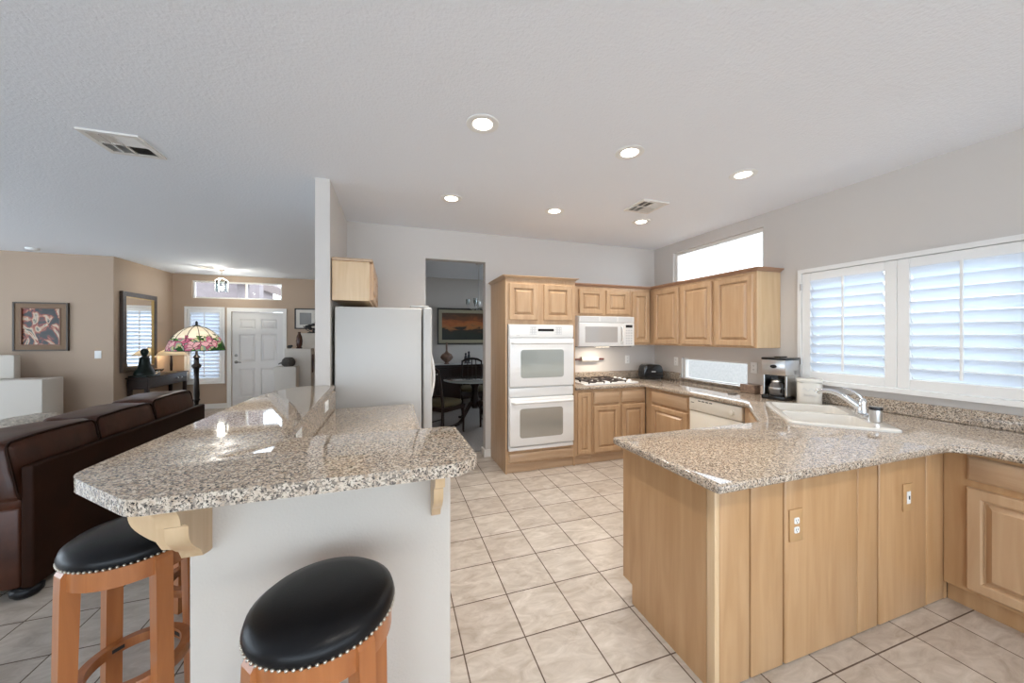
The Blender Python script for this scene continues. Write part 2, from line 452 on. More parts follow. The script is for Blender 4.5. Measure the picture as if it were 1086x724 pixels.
# baseboards
mb = MB(); mb.box(1.072, 1.135, 4.215, 4.24, 0, 0.09, .004); mb.box(1.05, 1.072, 4.215, 4.37, 0, 0.09, .004); struct('baseboard_back', mb, TRIM)
mb = MB(); mb.box(-4.17, -3.27, 8.83, 8.85, 0, 0.1, .004); mb.box(-2.19, -0.6, 8.83, 8.85, 0, 0.1, .004); struct('baseboard_front', mb, TRIM)
mb = MB(); mb.box(-8, -4.17, 7.25, 7.27, 0, 0.1, .004); struct('baseboard_left', mb, TRIM)

# half walls under the breakfast bar
mb = MB(); mb.prism(rounded([(-0.628, 1.42), (0.217, 1.42), (0.217, 1.535), (-0.47, 1.535), (-0.47, 3.15), (-0.628, 3.15)], [.012, .012, 0, 0, 0, 0]), 0, 1.048)
struct('wall_half', mb, PONY, ang=40)

# windows on the right wall
def window_frame(name, axis, p0, p1, u0, u1, v0, v1, w=0.035, bars=()):
    c = ((p0+p1)/2, (u0+u1)/2, v0) if axis == 'x' else ((u0+u1)/2, (p0+p1)/2, v0)
    t = sempty(name, c)
    f = MB()
    wall_holes(f, axis, p0, p1, u0, u1, v0, v1, [(u0+w, u1-w, v0+w, v1-w)])
    weld(part('window_frame', f, TRIM, t, 0))
    g = MB(); pm = (p0+p1)/2
    if axis == 'x': g.box(pm-.003, pm+.003, u0+w, u1-w, v0+w, v1-w)
    else: g.box(u0+w, u1-w, pm-.003, pm+.003, v0+w, v1-w)
    part('pane', g, GLASS, t, 0)
    for b in bars:
        m = MB()
        if axis == 'x': m.box(p0, p1, b-.015, b+.015, v0+w, v1-w)
        else: m.box(b-.015, b+.015, p0, p1, v0+w, v1-w)
        part('mullion', m, TRIM, t, 0)
    return t
window_frame('window_1', 'x', 3.64, 3.69, 2.64, 3.875, 2.12, 2.605)
window_frame('window_2', 'x', 3.64, 3.69, 2.81, 3.725, 0.925, 1.2, 0.02)
window_frame('window_3', 'x', 3.66, 3.70, 0.98, 2.23, 1.09, 2.05, 0.04)
window_frame('window_4', 'x', 3.64, 3.69, 4.9, 7.2, 0.15, 2.3, 0.04, (6.05,))
window_frame('window_8', 'x', -8.09, -8.04, 0.0, 6.4, 0.2, 2.4, 0.05, (2.1, 4.3))
window_frame('window_7', 'x', 3.64, 3.69, -5.6, -1.6, 0.3, 2.3, 0.05, (-3.6,))
window_frame('window_5', 'y', 8.89, 8.94, -3.86, -2.285, 2.255, 2.615, 0.03, (-2.95,))
window_frame('window_6', 'y', 8.92, 8.96, -3.93, -3.33, 0.55, 2.04, 0.04)

# outside: ground, a pale block wall to the side and a neighbouring house in front
mb = MB(); mb.box(3.75, 30, -12, 40, -0.3, -0.15); mb.box(-30, 3.75, 9.05, 40, -0.3, -0.15)
struct('ground', mb, plain('gravel', (0.66, 0.62, 0.57), 0.9, var=0.12, vscale=60))
mb = MB(); mb.box(5.6, 5.8, -4, 9, -0.15, 1.75); struct('wall_yard', mb, plain('yard_block', (0.46, 0.44, 0.42), 0.9, var=0.10, vscale=25))
hs = sempty('house_exterior', (-4, 15, -.15))
mb = MB(); mb.prism([(-12, -.15), (-5.25, -.15), (-5.25, 3.55), (-6.6, 4.6), (-12, 4.9)], -19, -15, M=Matrix(((1,0,0,0),(0,0,-1,0),(0,1,0,0),(0,0,0,1))))
part('facade', mb, plain('stucco', (0.20, 0.165, 0.165), 0.9, var=0.1), hs, 0)
mb = MB(); mb.prism([(-5.0, 3.35), (-6.6, 4.6), (-12.4, 4.9), (-12.4, 5.2), (-6.5, 4.9), (-4.9, 3.65)], -19.3, -14.6, M=Matrix(((1,0,0,0),(0,0,-1,0),(0,1,0,0),(0,0,0,1))))
m2 = MB(); m2.box(-4.75, -4.45, 14.6, 15.0, -.15, 4.2); part('porch_post', m2, MATS['stucco'], hs, 0)
part('roof', mb, plain('roof_tile', (0.16, 0.12, 0.11), 0.9), hs, 0)

# ------------------------------------------------------------------ plantation shutters
LTILT = 54
def shutter_panel(t, M, W, H, n=10, w=0.05, th=0.028, tilt=50, rw=0.075, lw=0.089, label=None):
    """a hinged panel; M maps (u, out, v)."""
    f = MB()
    f.box(0, w, 0, th, 0, H, .004, 1, M); f.box(W-w, W, 0, th, 0, H, .004, 1, M)
    f.box(w, W-w, 0, th, 0, rw, .003, 1, M); f.box(w, W-w, 0, th, H-rw, H, .003, 1, M)
    p = part('shutter_panel', f, SHUT, t, 35, label)
    s = MB(); pitch = (H-2*rw)/n
    for i in range(n):
        zc = rw + pitch*(i+.5); R = Matrix.Translation((0, th/2, zc)) @ Matrix.Rotation(math.radians(tilt), 4, 'X')
        ring = []
        for k in range(12):
            a = 2*PI*k/12; ring.append((math.cos(a)*lw/2, math.sin(a)*0.005))
        s.loft([[tuple(M @ (R @ Vector((u, y, z)))) for y, z in ring] for u in (w+.002, W-w-.002)])
    part('louvers', s, LOUV, p, 50)
    r = MB(); r.box(W/2-.008, W/2+.008, th+.014, th+.028, rw+pitch*.25, H-rw+pitch*.1, .003, 1, M)
    part('tilt_rod', r, SHUT, p, 35)
    return p
t = thing('plantation_shutter', 'wide white two-panel plantation shutter over the kitchen counter on the right wall', 'shutter', (3.59, 1.6, 1.055))
sf = MB(); wall_holes(sf, 'x', 3.555, 3.599, 0.915, 2.285, 1.055, 2.09, [(0.95, 2.255, 1.09, 2.055)]); weld(part('outer_frame', sf, SHUT, t, 0))
for ya, yb, lab in ((2.253, 1.605, 'left shutter panel'), (1.603, 0.952, 'right shutter panel')):
    M = basis((3.593, ya, 1.095), (0, -1, 0), (-1, 0, 0))
    shutter_panel(t, M, abs(ya-yb), 0.955, 10, 0.07, rw=0.07, tilt=LTILT, lw=.094)
for z in (1.22, 1.90):
    hm = MB(); hm.box(3.551, 3.566, 2.248, 2.266, z, z+.06, .002, 1); part('hinge', hm, STEEL, t)
t = thing('plantation_shutter', 'white plantation shutter on the window beside the front door', 'shutter', (-3.63, 8.83, 0.51))
fm = MB(); wall_holes(fm, 'y', 8.815, 8.849, -3.97, -3.30, 0.51, 2.08, [(-3.93, -3.34, 0.55, 2.04)]); weld(part('outer_frame', fm, SHUT, t, 0))
M = basis((-3.925, 8.848, 0.555), (1, 0, 0), (0, -1, 0))
shutter_panel(t, M, 0.58, 1.48, 18, 0.05, rw=0.07, tilt=48)

# ------------------------------------------------------------------ front door
d1 = sempty('door_1', (-2.73, 8.85, 0), 'white six-panel front door with lever handle and deadbolt')
mb = MB()
DW, DH, dx, dy = 0.92, 1.985, -3.19, 8.875
cols = [(0.12, 0.41), (0.51, 0.80)]; rows = [(0.20, 0.80), (0.95, 1.52), (1.63, 1.84)]
wall_holes(mb, 'y', dy, dy+.04, dx, dx+DW, 0.005, DH, [(dx+a, dx+b, c, d) for a, b in cols for c, d in rows])
for a, b in cols:
    for c, d in rows:
        x0, x1 = dx+a, dx+b; lv = [(0, 0), (.012, .014), (.03, .014), (.055, .004)]
        rg = [[(x0+i, dy+y, c+i), (x1-i, dy+y, c+i), (x1-i, dy+y, d-i), (x0+i, dy+y, d-i)] for i, y in lv]
        vs = [p for r in rg for p in r]; fs = []
        for i in range(3):
            for k in range(4): fs.append([i*4+k, i*4+(k+1) % 4, (i+1)*4+(k+1) % 4, (i+1)*4+k])
        fs.append([12, 13, 14, 15]); mb.add(vs, fs)
DOORW = plain('door_white', (0.74, 0.71, 0.68), 0.45)
part('door_leaf', mb, DOORW, d1, 0)
mb = MB(); wall_holes(mb, 'y', 8.825, 8.852, -3.265, -2.195, 0, 2.075, [(-3.195, -2.265, -1, 1.995)]); weld(part('door_casing', mb, TRIM, d1, 0))
mb = MB(); mb.lathe([(0, -.005), (.032, -.005), (.03, .008), (0, .012)], (0,0,0), 20, Matrix.Translation((-3.12, 8.868, .94)) @ Matrix.Rotation(PI/2, 4, 'X'))
mb.tube([(-3.12, 8.865, .94), (-3.12, 8.83, .94), (-3.10, 8.825, .94), (-3.02, 8.825, .935)], .009)
DKM = plain('dark_nickel', (0.22, 0.20, 0.18), 0.3, metal=1)
part('door_handle', mb, DKM, d1)
mb = MB(); mb.lathe([(0, -.005), (.028, -.005), (.026, .012), (0, .016)], (0,0,0), 20, Matrix.Translation((-3.12, 8.868, 1.08)) @ Matrix.Rotation(PI/2, 4, 'X'))
part('deadbolt', mb, DKM, d1)

# ------------------------------------------------------------------ recessed lights, vents, smoke detector
def downlight(x, y, label):
    t = thing('recessed_downlight', label, 'ceiling light', (x, y, CZ), 'recessed kitchen downlights')
    m = MB(); m.lathe([(.058, .004), (.058, -.004), (.075, -.008), (.095, -.004), (.097, -.0005), (.09, -.0002)], (x, y, CZ), 40); part('trim_ring', m, WHITEP, t)
    m = MB(); m.lathe([(.0575, -.003), (.0585, .06), (.054, .10), (0, .105)], (x, y, CZ), 40); part('reflector', m, plain('reflector_white', (0.85, 0.8, 0.74), 0.4) if 'reflector_white' not in MATS else MATS['reflector_white'], t)
    m = MB(); m.lathe([(0, .030), (.030, .034), (.044, .046), (.046, .06), (.03, .085), (0, .09)], (x, y, CZ), 28); part('bulb', m, BULB, t)
    l = bpy.data.lights.new('downlight_beam', 'SPOT'); l.energy = 17; l.color = (1, .94, .86); l.spot_size = math.radians(130); l.spot_blend = 0.8; l.shadow_soft_size = 0.045
    lo = bpy.data.objects.new('downlight_beam', l); COL.objects.link(lo); lo.parent = t; lo.location = (0, 0, .024)
    return t
cans_added = [(x, y) for y in (-0.345,) for x in (0.5, 1.53, 2.575)]  # unseen row added behind the camera to brighten the foreground
dlab = ['recessed ceiling light in front of the doorway side, the largest one in view', 'recessed ceiling light above the peninsula end, middle of the nearer row',
        'recessed ceiling light closest to the right wall, in the nearer row', 'recessed ceiling light nearest the white partition, in the farther row',
        'recessed ceiling light above the wall ovens, middle of the farther row', 'recessed ceiling light just past the kitchen ceiling vent']
for (x, y), lb in zip(cans, dlab): downlight(x, y, lb)
nlab = ['recessed ceiling light behind the half wall stool, towards the breakfast nook', 'recessed ceiling light in the middle of the breakfast nook', 'recessed ceiling light at the right side of the breakfast nook']
for (x, y), lb in zip(cans_added, nlab): downlight(x, y, lb)

def vent(x0, x1, y0, y1, label, rot=False):
    cx, cy = (x0+x1)/2, (y0+y1)/2
    t = thing('ceiling_vent', label, 'air vent', (cx, cy, CZ))
    m = MB(); wall_holes(m, 'z', CZ-.012, CZ-.0005, x0, x1, y0, y1, [(x0+.03, x1-.03, y0+.03, y1-.03)]); weld(part('vent_frame', m, TRIM, t, 0))
    m = MB(); m.box(x0+.031, x1-.031, y0+.031, y1-.031, CZ-.003, CZ-.001); part('duct_backing', m, BLACKM, t, 0)
    m = MB(); w = (x1-x0-.06)
    m.box(cx-.006, cx+.006, y0+.03, y1-.03, CZ-.012, CZ-.003); m.box(x0+.03, x1-.03, cy-.006, cy+.006, CZ-.012, CZ-.003)
    m.box(x0+.03+w*.22, x0+.036+w*.22, y0+.03, y1-.03, CZ-.013, CZ-.003)
    n = 9
    for i in range(n):
        for qx in (0, 1):
            for qy in (0, 1):
                xa, xb = (x0+.03, cx-.006) if qx == 0 else (cx+.006, x1-.03); ya, yb = (y0+.03, cy-.006) if qy == 0 else (cy+.006, y1-.03)
                sgn = 1 if qx == 0 else -1
                if (qx+qy) % 2 == 0:
                    xx = xa+(xb-xa)*(i+.5)/n; m.add([(xx-.003*sgn, ya, CZ-.011), (xx+.004*sgn, ya, CZ-.004), (xx+.004*sgn, yb, CZ-.004), (xx-.003*sgn, yb, CZ-.011)], [[0,1,2,3]])
                else:
                    yy = ya+(yb-ya)*(i+.5)/n; m.add([(xa, yy-.003*sgn, CZ-.011), (xa, yy+.004*sgn, CZ-.004), (xb, yy+.004*sgn, CZ-.004), (xb, yy-.003*sgn, CZ-.011)], [[0,1,2,3]])
    part('vent_blades', m, TRIM, t, 0)
    return t
vent(-1.815, -1.515, 2.845, 3.15, 'white ceiling vent above the sofa and breakfast bar')
vent(2.165, 2.455, 2.69, 2.99, 'white ceiling vent among the kitchen downlights')
vent(-3.36, -3.06, 7.72, 8.02, 'dark small ceiling vent near the front door')
m = MB(); m.lathe([(0, -.035), (.055, -.033), (.066, -.02), (.068, 0), (0, 0)], (-4.87, 6.95, CZ-.001), 28)
solid('smoke_detector', 'small round white smoke detector on the living room ceiling', 'smoke detector', m, WHITEP, (-4.87, 6.95, CZ))

# ================================================================== BREAKFAST BAR
bar = thing('breakfast_bar', 'raised speckled granite bar top on the white half wall', 'counter', (-0.3, 1.4, 1.05))
poly = [(-0.60, 1.085), (0.19, 1.085), (0.262, 1.14), (0.252, 1.545), (-0.415, 1.545), (-0.447, 3.152), (-0.70, 3.152), (-0.845, 2.80), (-0.862, 1.335)]
m = MB(); m.prism(rounded(poly, [.035, .014, .014, .02, .0, .0, .03, .2, .05]), 1.050, 1.090, .016, 4); part('bar_top', m, GRANITE, bar, 50)
def corbel_prof(h=.265, d=.235):
    # (out, z) profile, z downward from 0
    pts = [(0, 0), (d, 0), (d, -.03)]
    for k in range(1, 9):
        a = k/8*PI/2; pts.append((d - .075*math.sin(a) , -.03 - .07*(1-math.cos(a))))
    pts += [(d-.10, -.105), (d-.115, -.12)]
    for k in range(1, 9):
        a = k/8*PI; pts.append((d-.115 - .055*(k/8) + .018*math.sin(a), -.12 - .095*(k/8)))
    pts += [(d-.185, -.225), (d-.20, -h+.012), (.015, -h), (0, -h)]
    return pts
def corbel(label, o, ux, w, width=.055, h=.265, d=.235):
    """o: wall point under the slab; w out of the wall, ux across"""
    pr = corbel_prof(h, d); m = MB()
    ux = Vector(ux); w = Vector(w); o = Vector(o)
    b = bmesh.new()
    A = [b.verts.new(o+w*p[0]+Vector((0,0,p[1]))-ux*width/2) for p in pr]; B = [b.verts.new(o+w*p[0]+Vector((0,0,p[1]))+ux*width/2) for p in pr]
    n = len(pr); b.faces.new(A); b.faces.new(B[::-1])
    for i in range(n): b.faces.new((A[i], A[(i+1) % n], B[(i+1) % n], B[i]))
    m.bm(b)
    return solid('corbel', label, 'bracket', m, MAPLEL, tuple(o), 'wooden bar brackets')
corbel('pale wooden corbel facing forward under the bar, at the left corner of the half wall', (-0.592, 1.4195, 1.0495), (1, 0, 0), (0, -1, 0), d=.26)
corbel('pale wooden corbel under the bar at the right end of the half wall', (0.155, 1.4195, 1.0495), (1, 0, 0), (0, -1, 0), .034)
corbel('pale wooden corbel jutting sideways under the bar above the black stool', (-0.6285, 1.46, 1.0495), (0, 1, 0), (-1, 0, 0), d=.275)
# riser between the bar and the lower counter
lc = thing('kitchen_counter', 'lower granite counter beside the refrigerator with splash up to the bar', 'counter', (-0.15, 2.3, 0.86))
m = MB(); m.prism(rounded([(-.4375, 1.54), (.12, 1.54), (.157, 1.6), (.157, 3.13), (-.4375, 3.13)], [0, 0, .02, .02, 0]), .865, .905, .012, 3); part('counter_top', m, GRANITE, lc, 50)
m = MB(); m.box(-.468, -.4385, 1.54, 3.13, .88, 1.0485); part('backsplash', m, GRANITE, lc, 0)
cb = thing('base_cabinet', 'maple base cabinet under the lower counter beside the refrigerator', 'cabinet', (-0.15, 2.3, 0))
m = MB(); m.box(-.46, .10, 1.545, 3.13, .10, .864); m.box(-.46, .03, 1.545, 3.13, 0, .10); part('body', m, MAPLE, cb, 0)
for i in range(3):
    M = basis((.101, 1.58+.52*i, .14), (0, 1, 0), (1, 0, 0)); part('door', raised_door(.49, .52, M), MAPLE, cb)
    M = basis((.101, 1.58+.52*i, .69), (0, 1, 0), (1, 0, 0)); part('drawer', drawer_front(.49, .14, M), MAPLEY, cb)

# outlets and switches
def wall_plate(label, o, ux, w, kind='outlet', plate=None, recep=None, cat='outlet', W=.07, H=.115, turned=False):
    M = basis(o, ux, w)
    if turned: M = M @ Matrix.Rotation(PI/2, 4, 'Y')
    t = thing(cat.replace(' ', '_'), label, cat, tuple(M @ Vector((0, 0, 0))))
    m = MB(); m.box(-W/2, W/2, .0005, .006, -H/2, H/2, .003, 2, M); part('cover_plate', m, plate or WHITEP, t)
    m = MB()
    if kind == 'outlet':
        for z in (-.021, .021):
            m = MB(); m.prism(rounded([(-.016, z-.014), (.016, z-.014), (.016, z+.014), (-.016, z+.014)], .008), .006, .0085, M=M @ Matrix(((1,0,0,0),(0,0,1,0),(0,1,0,0),(0,0,0,1))))
            for x in (-.006, .006): m.box(x-.0012, x+.0012, .0083, .0092, z-.002, z+.007, 0, 1, M, 1)
            m.box(-.0025, .0025, .0083, .0092, z-.010, z-.006, 0, 1, M, 1)
            part('receptacle', m, [recep or WHITEP, BLACKM], t)
    else:
        m.box(-.016, .016, .006, .009, -.033, .033, .002, 1, M); part('rocker', m, recep or WHITEP, t)
        if plate:
            m = MB(); m.box(-.004, .004, .009, .012, -.010, .010, .001, 1, M); part('toggle', m, BLACKM, t)
    return t
wall_plate('white wall outlet in the granite splash of the bar, nearer the camera', (-.4383, 1.955, 1.0), (0, 1, 0), (1, 0, 0), turned=True)
wall_plate('white wall outlet in the granite splash of the bar, nearer the refrigerator', (-.4383, 2.72, 1.0), (0, 1, 0), (1, 0, 0), turned=True)
wall_plate('white wall outlet to the right of the rolling pin above the cooktop', (3.13, 4.2395, 1.155), (1, 0, 0), (0, -1, 0))
wall_plate('white outlet on the right wall between the toaster and the low window', (3.5995, 3.82, 1.145), (0, -1, 0), (-1, 0, 0))
wall_plate('white outlet on the right wall between low window and coffee maker', (3.5995, 2.735, 1.15), (0, -1, 0), (-1, 0, 0))
wall_plate('white outlet on the right wall behind the coffee maker and canister', (3.5995, 2.315, 1.165), (0, -1, 0), (-1, 0, 0))
wall_plate('white light switch on the tan living room wall', (-4.352, 7.2695, 1.195), (1, 0, 0), (0, -1, 0), 'switch', cat='switch', W=.08, H=.12)

# ================================================================== BAR STOOLS
def make_stool(label, loc, rz):
    t = thing('bar_stool', label, 'bar stool', (0,0,0), 'backless bar stools')
    R = .19
    m = MB(); m.lathe([(0, .695), (.17, .695), (.187, .698), (.192, .712), (.186, .732), (.165, .748), (.12, .759), (.06, .764), (0, .765)], seg=48); part('seat', m, SEATL, t, 60)
    m = MB()
    for k in range(72):
        a = 2*PI*k/72; m.ell((.189*math.cos(a), .189*math.sin(a), .700), (.0052, .0052, .0048), 8)
    part('nailheads', m, BRASS, t, 60)
    m = MB(); m.lathe([(.150, .690), (.150, .628), (.183, .628), (.183, .692), (.150, .692)], seg=48); m.lathe([(0, .675), (.15, .675), (.15, .694), (0, .694)], seg=48); part('apron', m, CHERRY, t, 40)
    for k in range(4):
        a = PI/4 + k*PI/2
        m = MB(); M = Matrix.Rotation(a, 4, 'Z')
        # square leg with a rounded shoulder, slightly flared at the foot
        prof = [(.184, 0, .021), (.178, .3, .022), (.172, .62, .024), (.170, .680, .024), (.166, .692, .020), (.158, .697, .012)]
        rings = []
        for r, z, hw in prof:
            rings.append([tuple(M @ Vector((r+sx*hw, sy*.024, z))) for sx, sy in ((-1,-1),(1,-1),(1,1),(-1,1))])
        m.loft(rings); part('leg', m, CHERRY, t, 30)
    m = MB(); m.lathe([(.128, .225), (.158, .225), (.160, .229), (.160, .257), (.158, .261), (.128, .261)], seg=48, closed=True); part('foot_ring', m, CHERRY, t, 40)
    for k in range(4):
        a = k*PI/2 + PI/4; M = Matrix.Rotation(a, 4, 'Z'); m = MB(); m.box(.1262, .1285, -.018, .018, .236, .250, M=M); part('ring_plate', m, BLACKM, t)
    t.location = loc; t.rotation_euler = (0, 0, rz)
    return t
st = make_stool('black leather bar stool standing in front of the white half wall', (-.188, 1.135, 0), math.radians(-5))
dup(st, (-.935, 1.745, 0), 'black leather bar stool at the side of the bar, between bar and sofa', math.radians(5))
dup(st, (-.94, 2.275, 0), 'bar stool mostly hidden behind the one beside the sofa', math.radians(9))

# ================================================================== REFRIGERATOR and cabinet above
fr = thing('refrigerator', 'tall white refrigerator beside the partition wall', 'refrigerator', (-.1, 3.65, 0))
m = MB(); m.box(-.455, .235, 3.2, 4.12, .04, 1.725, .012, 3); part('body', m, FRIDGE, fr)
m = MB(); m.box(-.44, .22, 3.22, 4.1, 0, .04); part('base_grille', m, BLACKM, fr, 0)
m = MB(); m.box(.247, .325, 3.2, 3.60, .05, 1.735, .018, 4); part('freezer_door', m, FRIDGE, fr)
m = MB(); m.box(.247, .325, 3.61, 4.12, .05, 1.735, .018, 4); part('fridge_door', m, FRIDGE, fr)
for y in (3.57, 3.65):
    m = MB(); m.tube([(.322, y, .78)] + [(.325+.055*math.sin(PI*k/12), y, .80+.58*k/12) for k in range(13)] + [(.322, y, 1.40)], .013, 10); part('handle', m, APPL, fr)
m = MB(); m.box(.14, .30, 3.23, 3.30, 1.735, 1.752, .006); part('hinge_cover', m, FRIDGE, fr)
uc = thing('wall_cabinet', 'maple wall cabinet hanging above the refrigerator', 'cabinet', (-.33, 3.7, 1.76))
m = MB(); m.box(-.475, -.19, 3.2, 4.235, 1.775, 2.10, .003, 1); part('body', m, MAPLEL, uc, 30)
m = MB(); m.box(-.475, -.165, 3.185, 4.235, 2.10, 2.125, .006, 2); part('crown', m, MAPLEY, uc)
for i in range(2):
    M = basis((-.1895, 3.22+.505*i, 1.785), (0, 1, 0), (1, 0, 0)); part('door', raised_door(.49, .305, M), MAPLE, uc)

# ================================================================== WALL OVEN TOWER
tw = thing('oven_cabinet', 'tall maple cabinet housing the white double oven', 'cabinet', (1.557, 3.93, 0))
TX0, TX1, TF, TB = 1.14, 1.975, 3.632, 4.237
m = MB()
m.box(TX0, TX0+.018, TF, TB, .0, 2.105); m.box(TX1-.018, TX1, TF, TB, .0, 2.105)
m.box(TX0+.018, TX1-.018, TB-.012, TB, .1, 2.105); m.box(TX0+.018, TX1-.018, TF+.06, TB-.012, .10, .12)
m.box(TX0+.018, TX1-.018, TF, TB-.012, 1.61, 1.64); m.box(TX0+.018, TX1-.018, TF, TB-.012, 2.08, 2.105)
m.box(TX0+.018, TX1-.018, TF, TB-.012, .225, .243)
m.box(TX0+.018, TX1-.018, TF, TF+.018, 1.64, 1.66); m.box(TX0+.018, TX1-.018, TF, TF+.018, .10, .225); m.box(TX0+.018, TX1-.018, TF, TF+.018, 2.05, 2.08)
m.box(1.50, 1.582, TF, TF+.018, 1.66, 2.05); m.box(TX0+.018, 1.185, TF, TF+.018, 1.66, 2.05); m.box(1.915, TX1-.018, TF, TF+.018, 1.66, 2.05)
part('body', m, MAPLE, tw, 0)
m = MB(); m.box(TX0+.018, TX1-.018, TF+.02, TF+.035, 0, .10); part('toe_kick', m, MAPLEX, tw, 0)
def crown(poly, z, name, parent, mat):
    m = MB(); b = bmesh.new()
    # poly outline expands upward
    return m
def crown_box(x0, x1, y0, y1, z0, parent, mat, sides, h=.032, out=.035):
    """flared molding; sides: which of 'l','r','f' flare (front = -y)"""
    m = MB(); R = []
    for o, z in ((0.0, 0), (.006, .0), (.010, .008), (.022, .018), (out, .024), (out, h)):
        xa = x0-(o if 'l' in sides else 0); xb = x1+(o if 'r' in sides else 0); ya = y0-(o if 'f' in sides else 0); yb = y1+(o if 'b' in sides else 0)
        R.append([(xa, ya, z0+z), (xb, ya, z0+z), (xb, yb, z0+z), (xa, yb, z0+z)])
    m.loft(R); return part('crown', m, mat, parent, 20)
crown_box(TX0, TX1, TF, TB, 2.106, tw, MAPLEX, 'lrf')
for xa, xb in ((1.177, 1.505), (1.578, 1.922)):
    part('door', raised_door(xb-xa, .395, basis((xa, TF-.0005, 1.657), (1, 0, 0), (0, -1, 0))), MAPLE, tw)
part('drawer', drawer_front(.765, .098, basis((1.175, TF-.0005, .115), (1, 0, 0), (0, -1, 0))), MAPLEX, tw)

ov = thing('double_oven', 'white built-in double wall oven in the tall cabinet', 'oven', (1.555, 3.9, .245))
m = MB(); m.box(1.185, 1.93, 3.66, 4.2, .245, 1.605); m.box(1.168, 1.937, 3.618, 3.631, .245, 1.6085, .002, 1); part('body', m, APPL, ov, 30)
OF = 3.617
m = MB(); m.box(1.172, 1.933, OF-.025, OF, 1.468, 1.606, .006, 2); cpn = part('control_panel', m, APPL, ov)
m = MB(); m.box(1.50, 1.69, OF-.0262, OF-.024, 1.535, 1.562); part('display', m, BLACKG, cpn, 0)
for kx in (1.405, 1.705):
    m = MB(); m.box(kx, kx+.08, OF-.0259, OF-.0245, 1.50, 1.585); part('key_pad', m, GREYP, cpn, 0)
m = MB()
for bx in (1.41, 1.44, 1.467, 1.71, 1.74, 1.767):
    for bz in (1.507, 1.533, 1.56): m.box(bx, bx+.012, OF-.0266, OF-.0255, bz, bz+.012)
part('buttons', m, WHITEP, cpn, 0)
m = MB(); m.prism(rounded([(1.25, 1.485), (1.29, 1.485), (1.29, 1.493), (1.25, 1.493)], .003), -OF+.0245, -OF+.0262, M=Matrix(((1,0,0,0),(0,0,-1,0),(0,1,0,0),(0,0,0,1))))
part('badge', m, GREYP, cpn, 0)
XZ = lambda: Matrix(((1,0,0,0),(0,0,-1,0),(0,1,0,0),(0,0,0,1)))   # (x, z, -y)
def oven_door(z0, z1, win, gl, name):
    m = MB(); m.box(1.172, 1.933, OF-.038, OF, z0, z1, .008, 3); d = part(name, m, APPL, ov)
    m = MB(); m.prism(rounded([(win[0], win[2]), (win[1], win[2]), (win[1], win[3]), (win[0], win[3])], .035, 6), -(OF-.036), -(OF-.0395), M=XZ()); part('oven_window', m, gl, d, 30)
    m = MB(); hz = z1-.045
    m.tube([(1.20, OF-.036, hz)] + [(1.20+.02*k/3, OF-.036-.04*math.sin(PI/2*k/3), hz) for k in range(1, 4)] + [(1.885+.02*k/3, OF-.036-.04*math.cos(PI/2*k/3), hz) for k in range(0, 4)], .016, 12)
    part('handle', m, APPL, d, 60)
oven_door(.935, 1.455, (1.295, 1.805, 1.03, 1.335), OVGLASS, 'upper_door')
m = MB(); m.box(1.172, 1.933, OF-.022, OF, .828, .922, .006, 2); part('middle_trim', m, APPL, ov)
oven_door(.300, .815, (1.285, 1.795, .385, .70), OVGLASS2, 'lower_door')
m = MB(); m.box(1.172, 1.933, OF-.022, OF, .248, .288, .006, 2); part('lower_trim', m, APPL, ov)

# ================================================================== WALL CABINETS
UF = 3.93    # face of the uppers on the back wall
def ucab(label, x0, x1, z0, z1, doors, nm='wall_cabinet'):
    t = thing(nm, label, 'cabinet', ((x0+x1)/2, 4.08, z0))
    m = MB(); m.box(x0, x1, UF, 4.238, z0, z1, .002, 1); part('body', m, MAPLE, t, 30)
    for a, b, c, d in doors: part('door', raised_door(b-a, d-c, basis((a, UF-.0005, c), (1, 0, 0), (0, -1, 0))), MAPLE, t)
    return t
ucab('narrow maple filler cabinet between the oven tower and microwave', 1.978, 2.13, 1.365, 2.105, [])
ucab('short two-door maple wall cabinet above the microwave', 2.133, 2.955, 1.735, 2.105, [(2.185, 2.525, 1.765, 2.065), (2.575, 2.915, 1.765, 2.065)])
ucab('narrow full-height maple wall cabinet in the corner right of the microwave', 2.958, 3.262, 1.365, 2.105, [(2.975, 3.235, 1.39, 2.065)])
rc = thing('wall_cabinet', 'three-door maple wall cabinet on the right wall below the high window', 'cabinet', (3.43, 3.2, 1.365))
m = MB(); m.box(3.285, 3.598, 2.47, 4.236, 1.365, 2.105, .002, 1); part('body', m, MAPLE, rc, 30)
m = MB(); m.box(3.285, 3.597, 2.4665, 2.4695, 1.367, 2.104); part('end_panel', m, MAPLEL, rc, 0)
for ya, yb in ((3.85, 3.435), (3.385, 2.962), (2.915, 2.497)):
    part('door', raised_door(ya-yb, .69, basis((3.2845, ya, 1.385), (0, -1, 0), (-1, 0, 0))), MAPLE, rc)
# crown running round the uppers
t = thing('crown_molding', 'dark-edged maple crown strip along the tops of the wall cabinets', 'molding', (3.0, 3.9, 2.106))
pts = [(2.014, UF), (3.285, UF), (3.285, 2.467), (3.597, 2.467)]
prof = [(0.0, 0.0), (.006, 0), (.010, .008), (.022, .018), (.036, .024), (.036, .034), (-.02, .034), (-.02, .0)]
m = MB(); rings = []
def off(o, i):
    x, y = pts[i]
    return [(x, y-o), (x-o, y-o), (x-o, y-o), (x, y-o)][i]
for i in range(4): rings.append([(off(o, i)[0], off(o, i)[1], 2.106+z) for o, z in prof])
m.loft(rings); part('strip', m, plain('crown_finish', (0.40, 0.235, 0.15), 0.4), t, 20)

